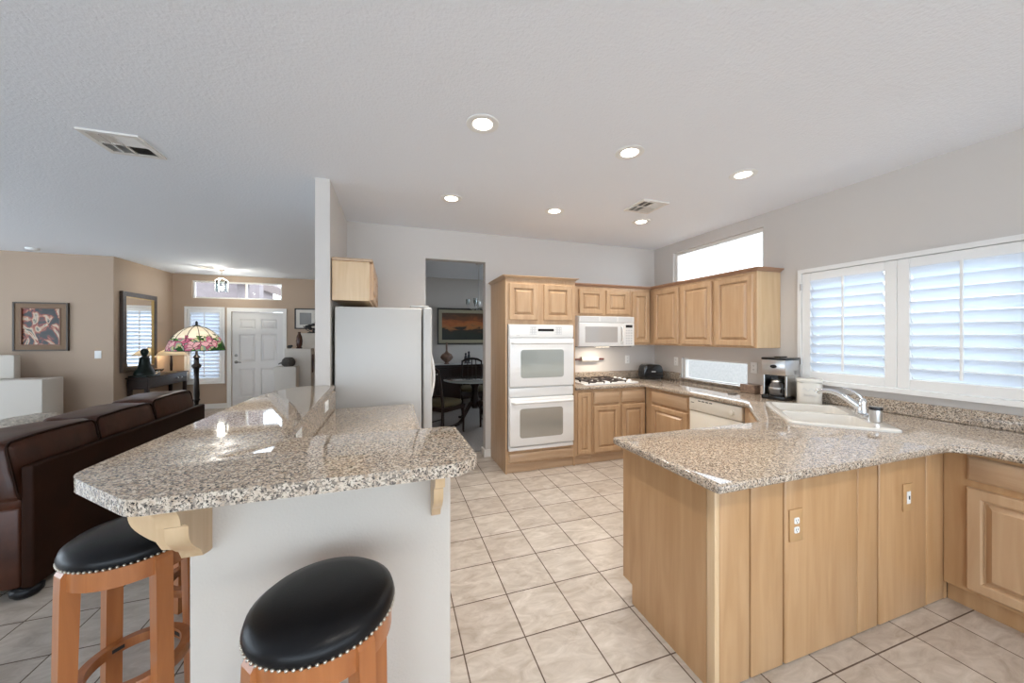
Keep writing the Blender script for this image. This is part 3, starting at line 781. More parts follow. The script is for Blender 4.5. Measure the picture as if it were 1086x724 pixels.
# ------------------------------------------------------------------ microwave
mw = thing('microwave', 'white over-the-range microwave above the cooktop', 'microwave', (2.535, 4.0, 1.35))
m = MB(); m.box(2.137, 2.95, 3.862, 4.236, 1.352, 1.732, .006, 2); part('body', m, APPL, mw)
m = MB(); m.box(2.142, 2.945, 3.842, 3.862, 1.655, 1.728, .004, 1); g = part('vent_grille', m, APPL, mw)
m = MB()
for i in range(5):
    z = 1.668+i*.011; m.box(2.17, 2.42, 3.8408, 3.8425, z, z+.005); m.box(2.45, 2.68, 3.8408, 3.8425, z, z+.005); m.box(2.71, 2.92, 3.8408, 3.8425, z, z+.005)
part('slots', m, GREYP, g, 0)
m = MB(); m.box(2.142, 2.775, 3.836, 3.862, 1.358, 1.65, .008, 2); d = part('door', m, APPL, mw)
m = MB(); m.box(2.225, 2.69, 3.8345, 3.8365, 1.405, 1.60, .0); part('window', m, plain('microwave_glass', (0.42, 0.40, 0.38), 0.08, coat=1.0), d, 0)
m = MB(); m.tube([(2.745, 3.838, 1.40), (2.747, 3.805, 1.43), (2.748, 3.797, 1.505), (2.747, 3.805, 1.58), (2.745, 3.838, 1.61)], .012, 10); part('handle', m, APPL, d, 60)
m = MB(); m.box(2.78, 2.945, 3.84, 3.862, 1.358, 1.65, .005, 1); c = part('control_panel', m, APPL, mw)
m = MB(); m.box(2.815, 2.915, 3.8385, 3.8405, 1.59, 1.625); part('display', m, BLACKG, c, 0)
m = MB()
for i in range(3):
    for j in range(6): m.box(2.815+i*.036, 2.84+i*.036, 3.8388, 3.8405, 1.38+j*.033, 1.398+j*.033)
part('buttons', m, GREYP, c, 0)
m = MB(); m.box(2.16, 2.93, 3.88, 4.22, 1.345, 1.352); part('underside', m, BLACKM, mw, 0)
m = MB(); m.box(2.44, 2.63, 3.93, 4.01, 1.3415, 1.3448); part('cooktop_lamp', m, emit('cooktop_lamp_lens', (1, .85, .66), 3.0), mw, 0)
l = bpy.data.lights.new('cooktop_lamp', 'AREA'); l.shape = 'RECTANGLE'; l.size = .18; l.size_y = .07; l.energy = 1.1; l.color = (1, .88, .74)
o = bpy.data.objects.new('cooktop_lamp', l); COL.objects.link(o); o.parent = mw; o.location = (0, -.03, -.012)

# ================================================================== WORKTOP (one continuous granite top)
WZ0, WZ1 = .862, .900
top = thing('granite_worktop', 'continuous granite kitchen counter along the back and right walls and peninsula', 'counter', (2.8, 2.5, WZ0))
wp = [(1.978, 4.237), (1.978, 3.60), (2.90, 3.60), (2.90, 2.26), (2.375, 1.765), (1.195, 1.765), (1.195, 1.05), (2.80, 1.05), (2.875, .975), (2.875, -.35), (3.597, -.35), (3.597, 4.237)]
# sink opening (rotated rectangle)
SC0 = Vector((2.985, 1.755)); SL, SWD = .84, .56
ua = Vector((1, 1)).normalized(); ub = Vector((1, -1)).normalized()   # long axis / towards the wall corner
def sp(a, b): p = SC0 + ua*a + ub*b; return (p.x, p.y)
b = bmesh.new()
outer = rounded(wp, [0, 0, .02, .06, .05, .03, .025, .05, .05, 0, 0, 0], 4)
hole = [sp(-SL/2+.03, -SWD/2+.03), sp(SL/2-.03, -SWD/2+.03), sp(SL/2-.03, SWD/2-.03), sp(-SL/2+.03, SWD/2-.03)]
def slab_with_hole(outer, hole, z0, z1, bev=.013):
    b = bmesh.new()
    area = sum(outer[i][0]*outer[(i+1)%len(outer)][1]-outer[(i+1)%len(outer)][0]*outer[i][1] for i in range(len(outer)))
    if area < 0: outer = outer[::-1]
    n = len(outer)
    # inset profile loops for a rounded edge
    def inset(d):
        r = []
        for i in range(n):
            p = Vector(outer[i]); a = (p-Vector(outer[i-1])).normalized(); c = (Vector(outer[(i+1)%n])-p).normalized()
            na = Vector((-a.y, a.x)); nc = Vector((-c.y, c.x)); nn = (na+nc); nn = nn/max(nn.length_squared/2, .3)
            r.append(p+nn*d)
        return r
    loops = []
    K = 4
    for k in range(K+1):
        w = k/K*PI/2; loops.append((bev*(1-math.sin(w)), z0+bev*(1-math.cos(w))))
    for k in range(K+1):
        w = k/K*PI/2; loops.append((bev*(1-math.cos(w)), z1-bev*(1-math.sin(w))))
    vl = []
    for d, z in loops: vl.append([b.verts.new((p.x, p.y, z)) for p in inset(d)])
    for A, B in zip(vl, vl[1:]):
        for i in range(n): b.faces.new((A[i], A[(i+1)%n], B[(i+1)%n], B[i]))
    hv = {}
    for z, L in ((z0, vl[0]), (z1, vl[-1])):
        H = [b.verts.new((p[0], p[1], z)) for p in hole]; hv[z] = H
        es = [b.edges.get((L[i], L[(i+1)%n])) for i in range(n)] + [b.edges.new((H[i], H[(i+1)%4])) for i in range(4)]
        bmesh.ops.triangle_fill(b, use_beauty=True, use_dissolve=False, edges=es)
    for i in range(4): b.faces.new((hv[z0][i], hv[z0][(i+1)%4], hv[z1][(i+1)%4], hv[z1][i]))
    return MB().bm(b)
part('counter_top', slab_with_hole(outer, hole, WZ0, WZ1), GRANITE, top, 50)
WZ1 += .0005
m = MB(); m.box(1.978, 3.597, 4.215, 4.237, WZ1, 1.0, .004, 1); m.box(3.575, 3.597, 3.73, 4.215, WZ1, 1.0, .004, 1); m.box(3.575, 3.597, -.35, 2.24, WZ1, 1.0, .004, 1)
m.box(3.585, 3.597, 2.24, 3.73, WZ1, .925)
solid('granite_backsplash', 'low granite backsplash strip along the back and right kitchen walls', 'backsplash', m, GRANITE, (3.58, 4.2, .9), ang=30)
m = MB(); m.box(3.56, 3.66, 2.83, 3.71, .9255, .94, .004, 2); solid('window_sill', 'narrow granite sill at the foot of the low window', 'sill', m, GRANITE, (3.61, 3.27, .9255))

# ------------------------------------------------------------------ base cabinets, back run and right run
BF = 3.632
def bcab(label, x0, x1, fronts):
    t = thing('base_cabinet', label, 'cabinet', ((x0+x1)/2, 3.93, 0))
    m = MB(); m.box(x0, x1, BF, 4.236, .10, .8615, .002, 1); part('body', m, MAPLE, t, 30)
    m = MB(); m.box(x0, x1, BF+.02, BF+.035, 0, .10); part('toe_kick', m, MAPLEX, t, 0)
    for kind, a, bb, c, d in fronts:
        M = basis((a, BF-.0005, c), (1, 0, 0), (0, -1, 0))
        if kind == 'door': part('door', raised_door(bb-a, d-c, M), MAPLE, t)
        else: part('drawer', drawer_front(bb-a, d-c, M), MAPLEX, t)
bcab('narrow maple pull-out base cabinet right beside the oven tower', 1.978, 2.192, [('door', 2.0, 2.175, .125, .83)])
bcab('maple base cabinet with two drawers and two doors under the cooktop', 2.195, 2.945, [('drawer', 2.215, 2.56, .69, .83), ('drawer', 2.595, 2.925, .69, .83), ('door', 2.215, 2.56, .125, .665), ('door', 2.595, 2.925, .125, .665)])
RF = 2.95
t = thing('base_cabinet', 'maple base cabinet with one wide drawer between corner and dishwasher', 'cabinet', (3.25, 3.3, 0))
m = MB(); m.box(RF, 3.59, 2.935, 3.63, .10, .8615, .002, 1); part('body', m, MAPLE, t, 30)
m = MB(); m.box(RF+.05, RF+.065, 2.935, 3.63, 0, .10); part('toe_kick', m, MAPLEY, t, 0)
part('drawer', drawer_front(.54, .14, basis((RF-.0005, 3.50, .69), (0, -1, 0), (-1, 0, 0))), MAPLEY, t)
part('door', raised_door(.54, .54, basis((RF-.0005, 3.50, .125), (0, -1, 0), (-1, 0, 0))), MAPLE, t)
dw = thing('dishwasher', 'off-white dishwasher under the counter between base cabinet and sink corner', 'dishwasher', (3.25, 2.62, 0))
m = MB(); m.box(RF+.02, 3.58, 2.34, 2.92, .08, .858, .003, 1); part('body', m, BISQUE, dw, 30)
m = MB(); m.box(RF-.02, RF+.02, 2.335, 2.925, .12, .715, .008, 2); part('door', m, BISQUE, dw)
m = MB(); m.box(RF-.026, RF+.02, 2.335, 2.925, .722, .852, .008, 2); c = part('control_panel', m, BISQUE, dw)
m = MB()
for i in range(4): m.box(RF-.0275, RF-.0258, 2.78-i*.045, 2.81-i*.045, .822, .832)
m.box(RF-.0275, RF-.0258, 2.86, 2.90, .80, .806)
part('buttons', m, BLACKM, c, 0)
m = MB(); m.lathe([(.024, 0), (.022, .018), (0, .020)], (0,0,0), 20, Matrix.Translation((RF-.026, 2.43, .785)) @ Matrix.Rotation(-PI/2, 4, 'Y')); part('dial', m, BISQUE, c)
m = MB(); m.box(RF+.06, RF+.075, 2.34, 2.92, 0, .08); part('toe_panel', m, BLACKM, dw, 0)
# diagonal sink base
t = thing('sink_base_cabinet', 'maple corner cabinet set diagonally under the sink', 'cabinet', (2.95, 1.75, 0))
pl = [(RF-.0, 2.33), (RF-.0, 2.275), (2.395, 1.722), (2.34, 1.722), (2.34, 1.215), (3.2, 1.215), (3.585, 1.6), (3.585, 2.33)]
m = MB(); m.prism(pl, .10, .70); m.box(RF, RF+.02, 2.275, 2.33, .70, .861); part('body', m, MAPLE, t, 0)
D = (Vector((2.395, 1.722, 0))-Vector((RF, 2.275, 0))); Ld = D.length; D.normalize(); N = Vector((-.707, .707, 0))
o0 = Vector((RF, 2.275, 0))
m = MB(); MM = basis(o0, D, N); m.box(0, Ld, -.018, 0, .70, .8612, 0, 1, MM); part('face_rail', m, MAPLE, t, 0)
part('drawer', drawer_front(Ld-.12, .13, basis(o0+D*.06+Vector((0,0,.70))+N*.0005, D, N)), MAPLE, t)
for k in (0, 1): part('door', raised_door((Ld-.14)/2, .53, basis(o0+D*(.06+k*((Ld-.14)/2+.02))+Vector((0,0,.13))+N*.0005, D, N)), MAPLE, t)

# ------------------------------------------------------------------ peninsula
pn = thing('peninsula_cabinet', 'honey maple peninsula with plain and batten panels', 'cabinet', (1.8, 1.42, 0))
PX, PY = 1.255, 1.125
m = MB(); m.box(PX+.02, 2.335, 1.215, 1.70, .10, .8615); m.box(PX+.02, 2.335, 1.215, 1.64, 0, .10); part('body', m, MAPLE, pn, 0)
# end panel with toe-kick notch, facing the aisle
m = MB(); Mx = Matrix(((0,0,1,0),(1,0,0,0),(0,1,0,0),(0,0,0,1)))   # (y, z, x)
m.prism([(1.165, 0), (1.655, 0), (1.655, .105), (1.735, .105), (1.735, .8615), (1.165, .8615)], PX, PX+.019, M=Mx); part('end_panel', m, MAPLEP, pn, 0)
segs = [(1.283, 1.458, 0), (1.462, 1.662, 0), (1.666, 2.178, 1), (2.182, 2.342, 0), (2.348, 2.765, 1), (2.769, 2.945, 0)]
m = MB(); m.box(PX, 1.281, PY-.003, 1.164, 0, .8615, .004, 2); part('corner_post', m, MAPLEL, pn)
m = MB(); m.box(2.947, 2.978, PY+.004, 1.212, 0, .104); part('corner_filler', m, MAPLEP, pn, 0)
m = MB(); m.box(1.285, 2.94, 1.146, 1.212, 0, .8615); part('back_board', m, plain('panel_groove', (0.13, 0.06, 0.025), 0.6), pn, 0)
for a, bb, wide in segs:
    m = MB(); y0 = PY-.002 if wide else PY+.001
    m.box(a+.002, bb-.002, y0, 1.1455, .004, .8615, .008 if wide else .005, 3); part('wide_panel' if wide else 'batten_panel', m, MAPLEP, pn)
for i in range(2):
    part('door', raised_door(.50, .53, basis((2.30-.52*i, 1.7005, .125), (-1, 0, 0), (0, 1, 0))), MAPLE, pn)
    part('drawer', drawer_front(.50, .14, basis((2.30-.52*i, 1.7005, .69), (-1, 0, 0), (0, 1, 0))), MAPLE, pn)
wall_plate('tan-plated double outlet on the maple peninsula panel', (1.732, PY-.0022, .625), (1, 0, 0), (0, -1, 0), plate=TANPL, W=.085, H=.145)
t = wall_plate('tan-plated white switch on the maple peninsula near the wall corner', (2.584, PY-.0022, .628), (1, 0, 0), (0, -1, 0), kind='switch', plate=TANPL, cat='switch', W=.085, H=.145)

# ------------------------------------------------------------------ right base cabinet (near)
t = thing('base_cabinet', 'maple base cabinet with raised-panel door at the right of the peninsula', 'cabinet', (3.25, .4, 0))
QF = 2.935
m = MB(); m.box(QF, 3.59, -.34, 1.1255, .105, .8615, .002, 1); part('body', m, MAPLEP, t, 30)
m = MB(); m.box(QF+.045, QF+.06, -.34, 1.1268, 0, .105); part('toe_kick', m, MAPLEP, t, 0)
for k in range(2):
    y = 1.035-k*.56
    part('drawer', drawer_front(.53, .125, basis((QF-.0005, y, .712), (0, -1, 0), (-1, 0, 0))), MAPLEY, t)
    part('door', raised_door(.53, .545, basis((QF-.0005, y, .13), (0, -1, 0), (-1, 0, 0))), MAPLE, t)

# ================================================================== SINK, FAUCET
sk = thing('kitchen_sink', 'white double-bowl sink set diagonally in the counter corner', 'sink', (SC0.x, SC0.y, .9))
MS = Matrix.Translation((SC0.x, SC0.y, 0)) @ Matrix.Rotation(PI/4, 4, 'Z')   # local x = long axis, local -y = towards wall corner
b = bmesh.new()
def rr(x0, x1, y0, y1, r, z, seg=5):
    return [(p[0], p[1], z) for p in rounded([(x0, y0), (x1, y0), (x1, y1), (x0, y1)], r, seg)]
def ringmesh(m, loops, close=True):
    n = len(loops[0]); vs = [p for L in loops for p in L]; fs = []
    for i in range(len(loops)-1):
        for k in range(n): fs.append([i*n+k, i*n+(k+1)%n, (i+1)*n+(k+1)%n, (i+1)*n+k])
    if close: fs.append(list(range((len(loops)-1)*n, len(loops)*n)))
    m.add(vs, fs, MS)
bowls = [(-.385, -.012, -.175, .245), (.012, .385, -.175, .245)]
for bw in bowls:
    m = MB(); x0, x1, y0, y1 = bw
    ringmesh(m, [rr(x0-.0, x1, y0, y1, .06, .915), rr(x0+.006, x1-.006, y0+.006, y1-.006, .06, .905), rr(x0+.02, x1-.02, y0+.02, y1-.02, .06, .76), rr(x0+.05, x1-.05, y0+.05, y1-.05, .05, .735)])
    part('bowl', m, SINKM, sk, 50)
# rim: outer rounded rectangle with two bowl holes
bmr = bmesh.new()
def loopv(pts): return [bmr.verts.new(p) for p in pts]
OL = [rr(-SL/2, SL/2, -SWD/2, SWD/2, .05, .9003), rr(-SL/2, SL/2, -SWD/2, SWD/2, .05, .911), rr(-SL/2+.008, SL/2-.008, -SWD/2+.008, SWD/2-.008, .05, .917)]
V = [loopv(L) for L in OL]; n = len(V[0])
for A, B in zip(V, V[1:]):
    for k in range(n): bmr.faces.new((A[k], A[(k+1)%n], B[(k+1)%n], B[k]))
es = [bmr.edges.get((V[-1][k], V[-1][(k+1)%n])) for k in range(n)]
for x0, x1, y0, y1 in bowls:
    H = loopv(rr(x0, x1, y0, y1, .06, .915)); es += [bmr.edges.new((H[k], H[(k+1)%len(H)])) for k in range(len(H))]
bmesh.ops.triangle_fill(bmr, use_beauty=True, edges=es)
m = MB(); m.bm(bmr, MS); part('rim', m, SINKM, sk, 50)
for x in (-.2, .2):
    m = MB(); m.lathe([(0, .739), (.03, .739), (.042, .741), (.044, .737)], (x, .03, 0), 24, MS); part('drain', m, CHROME, sk)
fa = thing('faucet', 'chrome single-lever kitchen faucet behind the sink bowls', 'faucet', (3.13, 1.60, .916))
MF = Matrix.Translation((SC0.x, SC0.y, 0)) @ Matrix.Rotation(PI/4, 4, 'Z') @ Matrix.Translation((.02, -.228, .9165))
m = MB(); m.prism(rounded([(-.11, -.03), (.11, -.03), (.11, .03), (-.11, .03)], .026), 0, .024, .008, 2, M=MF); part('deck_plate', m, CHROME, fa)
m = MB(); m.lathe([(.038, .012), (.034, .03), (.028, .075), (.029, .10), (.021, .120), (0, .124)], seg=24, M=MF); part('body', m, CHROME, fa, 60)
m = MB(); ptsp = [(0, .01, .05), (0.005, .038, .08), (.012, .08, .118), (.022, .12, .145), (.034, .16, .158), (.045, .20, .160), (.052, .226, .152), (.055, .236, .138)]
m.tube(ptsp, [.022, .023, .021, .019, .0175, .017, .018, .017], 14, MF); part('spout', m, CHROME, fa, 60)
m = MB(); m.tube([(0, 0, .115), (.0, .012, .14), (0.008, .04, .165), (.02, .075, .182), (.03, .105, .188)], [.012, .010, .0085, .008, .007], 10, MF); part('lever', m, CHROME, fa, 60)
m = MB(); m.lathe([(.016, .012), (.016, .035), (.010, .05), (.008, .07), (0, .072)], (.085, 0, 0), 18, MF); part('sprayer', m, CHROME, fa, 60)
cu = thing('metal_tumbler', 'small steel tumbler with black lid beside the faucet', 'tumbler', (3.02, 1.462, .918))
m = MB(); m.lathe([(0, .9185), (.031, .9185), (.032, .922), (.032, .995), (0, .995)], (3.02, 1.462, 0), 32); part('body', m, STEEL, cu, 40)
m = MB(); m.lathe([(0, .9955), (.0335, .9955), (.0345, .998), (.0345, 1.012), (.032, 1.015), (0, 1.015)], (3.02, 1.462, 0), 32); part('lid', m, BLACKG, cu, 40)

# ================================================================== COUNTER ITEMS
ck = thing('gas_cooktop', 'white gas cooktop with dark cast-iron grates', 'cooktop', (2.5, 3.9, .9))
m = MB(); m.prism(rounded([(2.13, 3.68), (2.90, 3.68), (2.90, 4.15), (2.13, 4.15)], .03), .9005, .916, .006, 2); part('glass_top', m, APPL, ck)
for cx in (2.30, 2.60):
    for cyy in (3.80, 4.03):
        m = MB(); m.lathe([(0, .917), (.05, .917), (.048, .928), (.03, .934), (0, .934)], (cx, cyy, 0), 20); part('burner', m, IRON, ck)
        m = MB()
        for a in range(4):
            M = Matrix.Translation((cx, cyy, 0)) @ Matrix.Rotation(a*PI/2, 4, 'Z')
            m.box(-.11, .11, -.11, -.098, .932, .945, .003, 1, M); m.box(.03, .105, -.006, .006, .935, .952, .003, 1, M); m.box(-.11, -.098, -.11, -.098, .916, .94, 0, 1, M)
        part('grate', m, IRON, ck, 30)
for i in range(4):
    m = MB(); m.lathe([(.024, .916), (.022, .938), (.014, .944), (0, .944)], (2.81, 3.76+i*.1, 0), 18); part('knob', m, APPL, ck)
tt = thing('toaster', 'black two-slot toaster in the back corner of the counter', 'toaster', (3.31, 3.98, .9))
MT = Matrix.Translation((3.33, 4.0, .9)) @ Matrix.Rotation(math.radians(-12), 4, 'Z')
m = MB(); b = bmesh.new()
prof = rounded([(-.135, .015), (.135, .015), (.13, .20), (-.13, .20)], [.02, .02, .07, .07], 6)
m.prism(prof, -.085, .085, .018, 3, M=MT @ Matrix(((1,0,0,0),(0,0,-1,0),(0,1,0,0),(0,0,0,1)))); part('body', m, BLACKG, tt, 50)
for ya in (-.045, .018):
    m = MB(); m.box(-.09, .09, ya, ya+.027, .195, .2012, 0, 1, MT); part('slot', m, STEEL, tt, 0)
m = MB(); m.box(.135, .16, -.02, .02, .11, .128, .004, 1, MT); part('lever', m, GREYP, tt)
m = MB(); m.box(-.12, .12, -.07, .07, 0, .02, .004, 1, MT); part('base', m, BLACKM, tt)
m = MB(); m.box(-.03, .03, -.0868, -.0845, .10, .112, 0, 1, MT); part('badge', m, GREYP, tt, 0)

cm = thing('coffee_maker', 'black and steel drip coffee maker on the counter by the shutters', 'coffee maker', (3.4, 2.33, .9))
MC = Matrix.Translation((3.405, 2.335, .9)) @ Matrix.Rotation(math.radians(-90+8), 4, 'Z')   # local -y is the front
m = MB(); m.box(-.10, .10, -.125, .12, 0, .04, .008, 2, MC); part('base', m, BLACKG, cm)
m = MB(); m.box(-.10, .10, .02, .12, .04, .27, .006, 2, MC); part('water_tank', m, STEEL, cm)
m = MB(); m.box(-.10, .10, -.115, .12, .225, .365, .008, 2, MC); part('brew_head', m, STEEL, cm)
m = MB(); m.box(-.103, .103, -.12, .123, .365, .385, .008, 2, MC); m.box(-.03, .03, -.05, .06, .385, .395, .004, 1, MC); part('lid', m, BLACKG, cm)
m = MB(); m.box(-.085, .085, .012, .02, .045, .222, 0, 1, MC); part('recess', m, BLACKG, cm, 0)
for sx in (-1, 1):
    m = MB(); m.box(sx*.092-.0085, sx*.092+.0085, -.10, .02, .04, .226, .003, 1, MC); part('side_post', m, STEEL, cm)
m = MB(); m.lathe([(1, 0), (1, .002), (0, .002)], seg=28, M=MC @ Matrix.Translation((0, -.115, .305)) @ Matrix.Rotation(PI/2, 4, 'X') @ Matrix.Diagonal((.028, .016, 1, 1))); part('oval_badge', m, BLACKG, cm)
ca = MB(); ca.lathe([(0, .042), (.062, .042), (.070, .06), (.072, .10), (.060, .14), (.048, .158), (.050, .165)], (0, -.045, 0), 28, MC); part('carafe', ca, plain('carafe_glass', (0.10, 0.09, 0.085), 0.04, coat=1.0), cm, 60)
m = MB(); m.lathe([(.0725, .098), (.0735, .100), (.0735, .112), (.0725, .114)], (0, -.045, 0), 28, MC); m.lathe([(.051, .158), (.053, .165), (.045, .178), (0, .18)], (0, -.045, 0), 28, MC); part('carafe_band', m, STEEL, cm, 40)
m = MB(); m.tube([(.045, -.085, .155), (.07, -.115, .15), (.075, -.122, .11), (.062, -.11, .07)], .009, 8, MC); part('carafe_handle', m, BLACKG, cm, 60)

cn = thing('canister', 'white ceramic canister with lid between coffee maker and faucet', 'canister', (3.39, 2.08, .9))
MN = Matrix.Translation((3.43, 2.11, .9)) @ Matrix.Rotation(math.radians(-55), 4, 'Z')
m = MB(); m.prism(rounded([(-.085, -.085), (.085, -.085), (.085, .085), (-.085, .085)], .05, 6), .0005, .185, .008, 2, M=MN); part('body', m, CERAM, cn, 40)
m = MB(); m.prism(rounded([(-.09, -.09), (.09, -.09), (.09, .09), (-.09, .09)], .052, 6), .186, .212, .007, 2, M=MN); part('lid', m, CERAM, cn, 40)
m = MB()
for k in range(7): m.tube([(-.04+k*.012, -.0858, .07), (-.036+k*.012, -.0858, .083+.012*(k % 3 == 0)), (-.032+k*.012, -.0858, .07)], .0016, 5, MN)
m.tube([(-.05+.1*k/10, -.0858, .125+.012*math.sin(k*1.3)) for k in range(11)], .002, 5, MN)
part('script_mark', m, GREYP, cn)
m = MB(); m.box(3.44, 3.57, 2.61, 2.77, .9003, .985, .004, 1)
solid('wooden_block', 'small brown square holder at the end of the low window', 'holder', m, plain('brown_marble', (0.22, 0.15, 0.11), 0.35, var=0.4, vscale=30), (3.505, 2.69, .9))
mg = thing('mug', 'white patterned mug between brown holder and coffee maker', 'mug', (3.50, 2.55, .9))
m = MB(); m.lathe([(0, .0005), (.036, .0005), (.040, .006), (.042, .09), (.039, .09), (.037, .012), (0, .010)], (3.50, 2.545, .9), 28); part('cup', m, plain('mug_pattern', (0.66, 0.55, 0.48), 0.25, var=0.5, vscale=45), mg, 50)
m = MB(); m.tube([(3.466, 2.52, .975), (3.447, 2.505, .972), (3.44, 2.50, .945), (3.45, 2.507, .922), (3.468, 2.522, .918)], .005, 8); part('handle', m, CERAM, mg, 60)
m = MB(); m.tube([(3.19, 2.70, .9055), (3.23, 2.67, .9055), (3.26, 2.66, .9055)], .005, 6); m.tube([(3.20, 2.66, .9055), (3.23, 2.68, .9055), (3.25, 2.70, .9055)], .005, 6)
solid('wire_clip', 'tiny dark crossed clip lying on the counter by the low window', 'clip', m, BLACKM, (3.22, 2.68, .9))
rp = thing('rolling_pin', 'white rolling pin with dark handles mounted on the back wall', 'rolling pin', (2.5, 4.2, 1.173))
m = MB(); m.cyl((2.375, 4.20, 1.173), (2.625, 4.20, 1.173), .034, 20); part('barrel', m, CERAM, rp, 40)
for s in (-1, 1):
    m = MB(); pts = [(2.5+s*(.126+.1*k/6), 4.20, 1.173) for k in range(7)]
    m.tube(pts, [.009, .012, .0135, .013, .012, .0125, .008], 12); part('handle', m, plain('red_wood', (0.10, 0.02, 0.015), 0.35) if 'red_wood' not in MATS else MATS['red_wood'], rp, 60)
    m = MB(); m.tube([(2.5+s*.128, 4.2395, 1.15), (2.5+s*.128, 4.20, 1.145), (2.5+s*.128, 4.178, 1.155), (2.5+s*.128, 4.172, 1.17)], .004, 6); part('hook', m, STEEL, rp)

# ================================================================== SOFA
so = thing('sofa', 'dark brown leather sofa with its back to the breakfast bar', 'sofa', (-2.45, 3.72, 0))
SX, SY0, SY1 = -1.93, 2.76, 4.69
m = MB(); m.box(SX-.055, SX, SY0, SY1, .06, .752, .012, 3); part('back_panel', m, SOFAB, so)
m = MB(); m.box(SX-.95, SX-.058, SY0+.02, SY1-.02, .06, .30, .02, 3); part('seat_base', m, SOFAB, so)
for ya, yb in ((SY0, SY0+.24), (SY1-.24, SY1)):
    m = MB(); m.box(SX-.97, SX-.058, ya, yb, .06, .52, .02, 3)
    m.tube([(SX-.985, (ya+yb)/2, .55), (SX-.97, (ya+yb)/2, .55), (SX-.09, (ya+yb)/2, .56), (SX-.06, (ya+yb)/2, .56)], [.10, .125, .125, .11], 24); part('arm', m, SOFAL, so, 50)
L3 = (SY1-SY0-.02)/3
for i in range(3):
    yc = SY0-.01+L3*(i+.5)
    zc = (.715, .72, .735)[i]; hx, hy, hz, rb = .16, L3*.5+.006, .178, .05
    m = MB(); m.box(SX-.235-hx, SX-.235+hx, yc-hy, yc+hy, zc-hz, zc+hz, rb, 5)
    b = bmesh.new(); vv = [b.verts.new(p) for p in m.v]
    for f in m.f: b.faces.new([vv[k] for k in f])
    bmesh.ops.triangulate(b, faces=b.faces[:]); bmesh.ops.subdivide_edges(b, edges=b.edges[:], cuts=3, use_grid_fill=True)
    m = MB().bm(b)
    def lean(p): return (p[0]-(p[2]-zc)*.18, p[1], p[2])
    for v in m.v:
        q = math.cos((v.y-yc)/hy*PI/2)
        v.z += .016*q*max(0, v.z-zc)/hz + .004*math.sin(v.y*31+v.x*19+i*2)*(v.z > zc)
        v.x += .012*q*max(0, v.x-(SX-.235))/hx + .003*math.sin(v.y*27+v.z*33+i)
        v.x, v.y, v.z = lean(v)
    cu_ = part('back_cushion', m, SOFAL, so, 60)
    p = MB(); e = rb*.29; xf = SX-.235+hx-e+.004
    ring = [(xf, y, z) for y, z in rounded([(yc-hy+e, zc-hz+e), (yc+hy-e, zc-hz+e), (yc+hy-e, zc+hz-e), (yc-hy+e, zc+hz-e)], .05, 6)]
    full = []
    for k in range(len(ring)):
        A, B = Vector(ring[k]), Vector(ring[(k+1) % len(ring)])
        n_ = max(1, int((B-A).length/.04))
        for j in range(n_): full.append(A+(B-A)*j/n_)
    for v in full:
        q = math.cos(max(-1, min(1, (v.y-yc)/hy))*PI/2); up = max(0, v.z-zc)/hz
        v.z += .015*q*up + .004*up; v.x += .011*q
        v.x, v.y, v.z = lean(v)
    p.tube([tuple(v) for v in full]+[tuple(full[0])], .0075, 6, cap=False); part('piping', p, SOFAB, cu_, 60)
for i in range(3):
    yc = SY0+.24+(SY1-SY0-.48)/3*(i+.5); m = MB(); m.pillow((SX-.62, yc, .385), (.36, (SY1-SY0-.48)/6, .10), 4, 8); part('seat_cushion', m, SOFAL, so, 60)
for x in (SX-.06, SX-.90):
    for y in (SY0+.05, SY1-.07):
        m = MB(); m.lathe([(0, 0), (.045, 0), (.062, .02), (.065, .045), (.05, .062), (0, .062)], (x, y, 0), 20); part('foot', m, SEATL, so, 60)
# fluffy white throw cushion on an armchair beyond the sofa
m = MB(); m.pillow((-3.22, 4.45, .645), (.15, .42, .10), 2.4, 16)
for v in m.v: v += Vector((random.uniform(-1,1), random.uniform(-1,1), random.uniform(-1,1)))*.012
solid('fluffy_cushion', 'white shaggy cushion showing over the back of the brown sofa', 'cushion', m, plain('shag', (0.66, 0.61, 0.54), 0.95, bump=.6, bscale=90, var=.3, vscale=40), (-3.22, 4.45, .55), ang=80)
ac = thing('armchair', 'dark armchair beyond the sofa carrying the white shaggy cushion', 'armchair', (-3.5, 4.45, 0))
m = MB(); m.box(-3.85, -3.05, 4.0, 4.9, .05, .40, .03, 3); part('seat', m, SOFAB, ac)
m = MB(); m.box(-3.31, -3.13, 4.0, 4.9, .40, .528, .03, 3); part('backrest', m, SOFAB, ac)

# ================================================================== LIVING ROOM
# stepped white block
t = thing('stepped_half_wall', 'white stepped block under the framed painting at the far left', 'half wall', (-5.2, 6.8, 0))
m = MB(); m.box(-7.2, -4.53, 6.6, 6.94, 0, .895, .012, 2); part('lower_block', m, PLINTH, t)
m = MB(); m.box(-7.2, -4.98, 6.84, 6.94, .896, 1.22, .012, 2); part('upper_block', m, PLINTH, t)
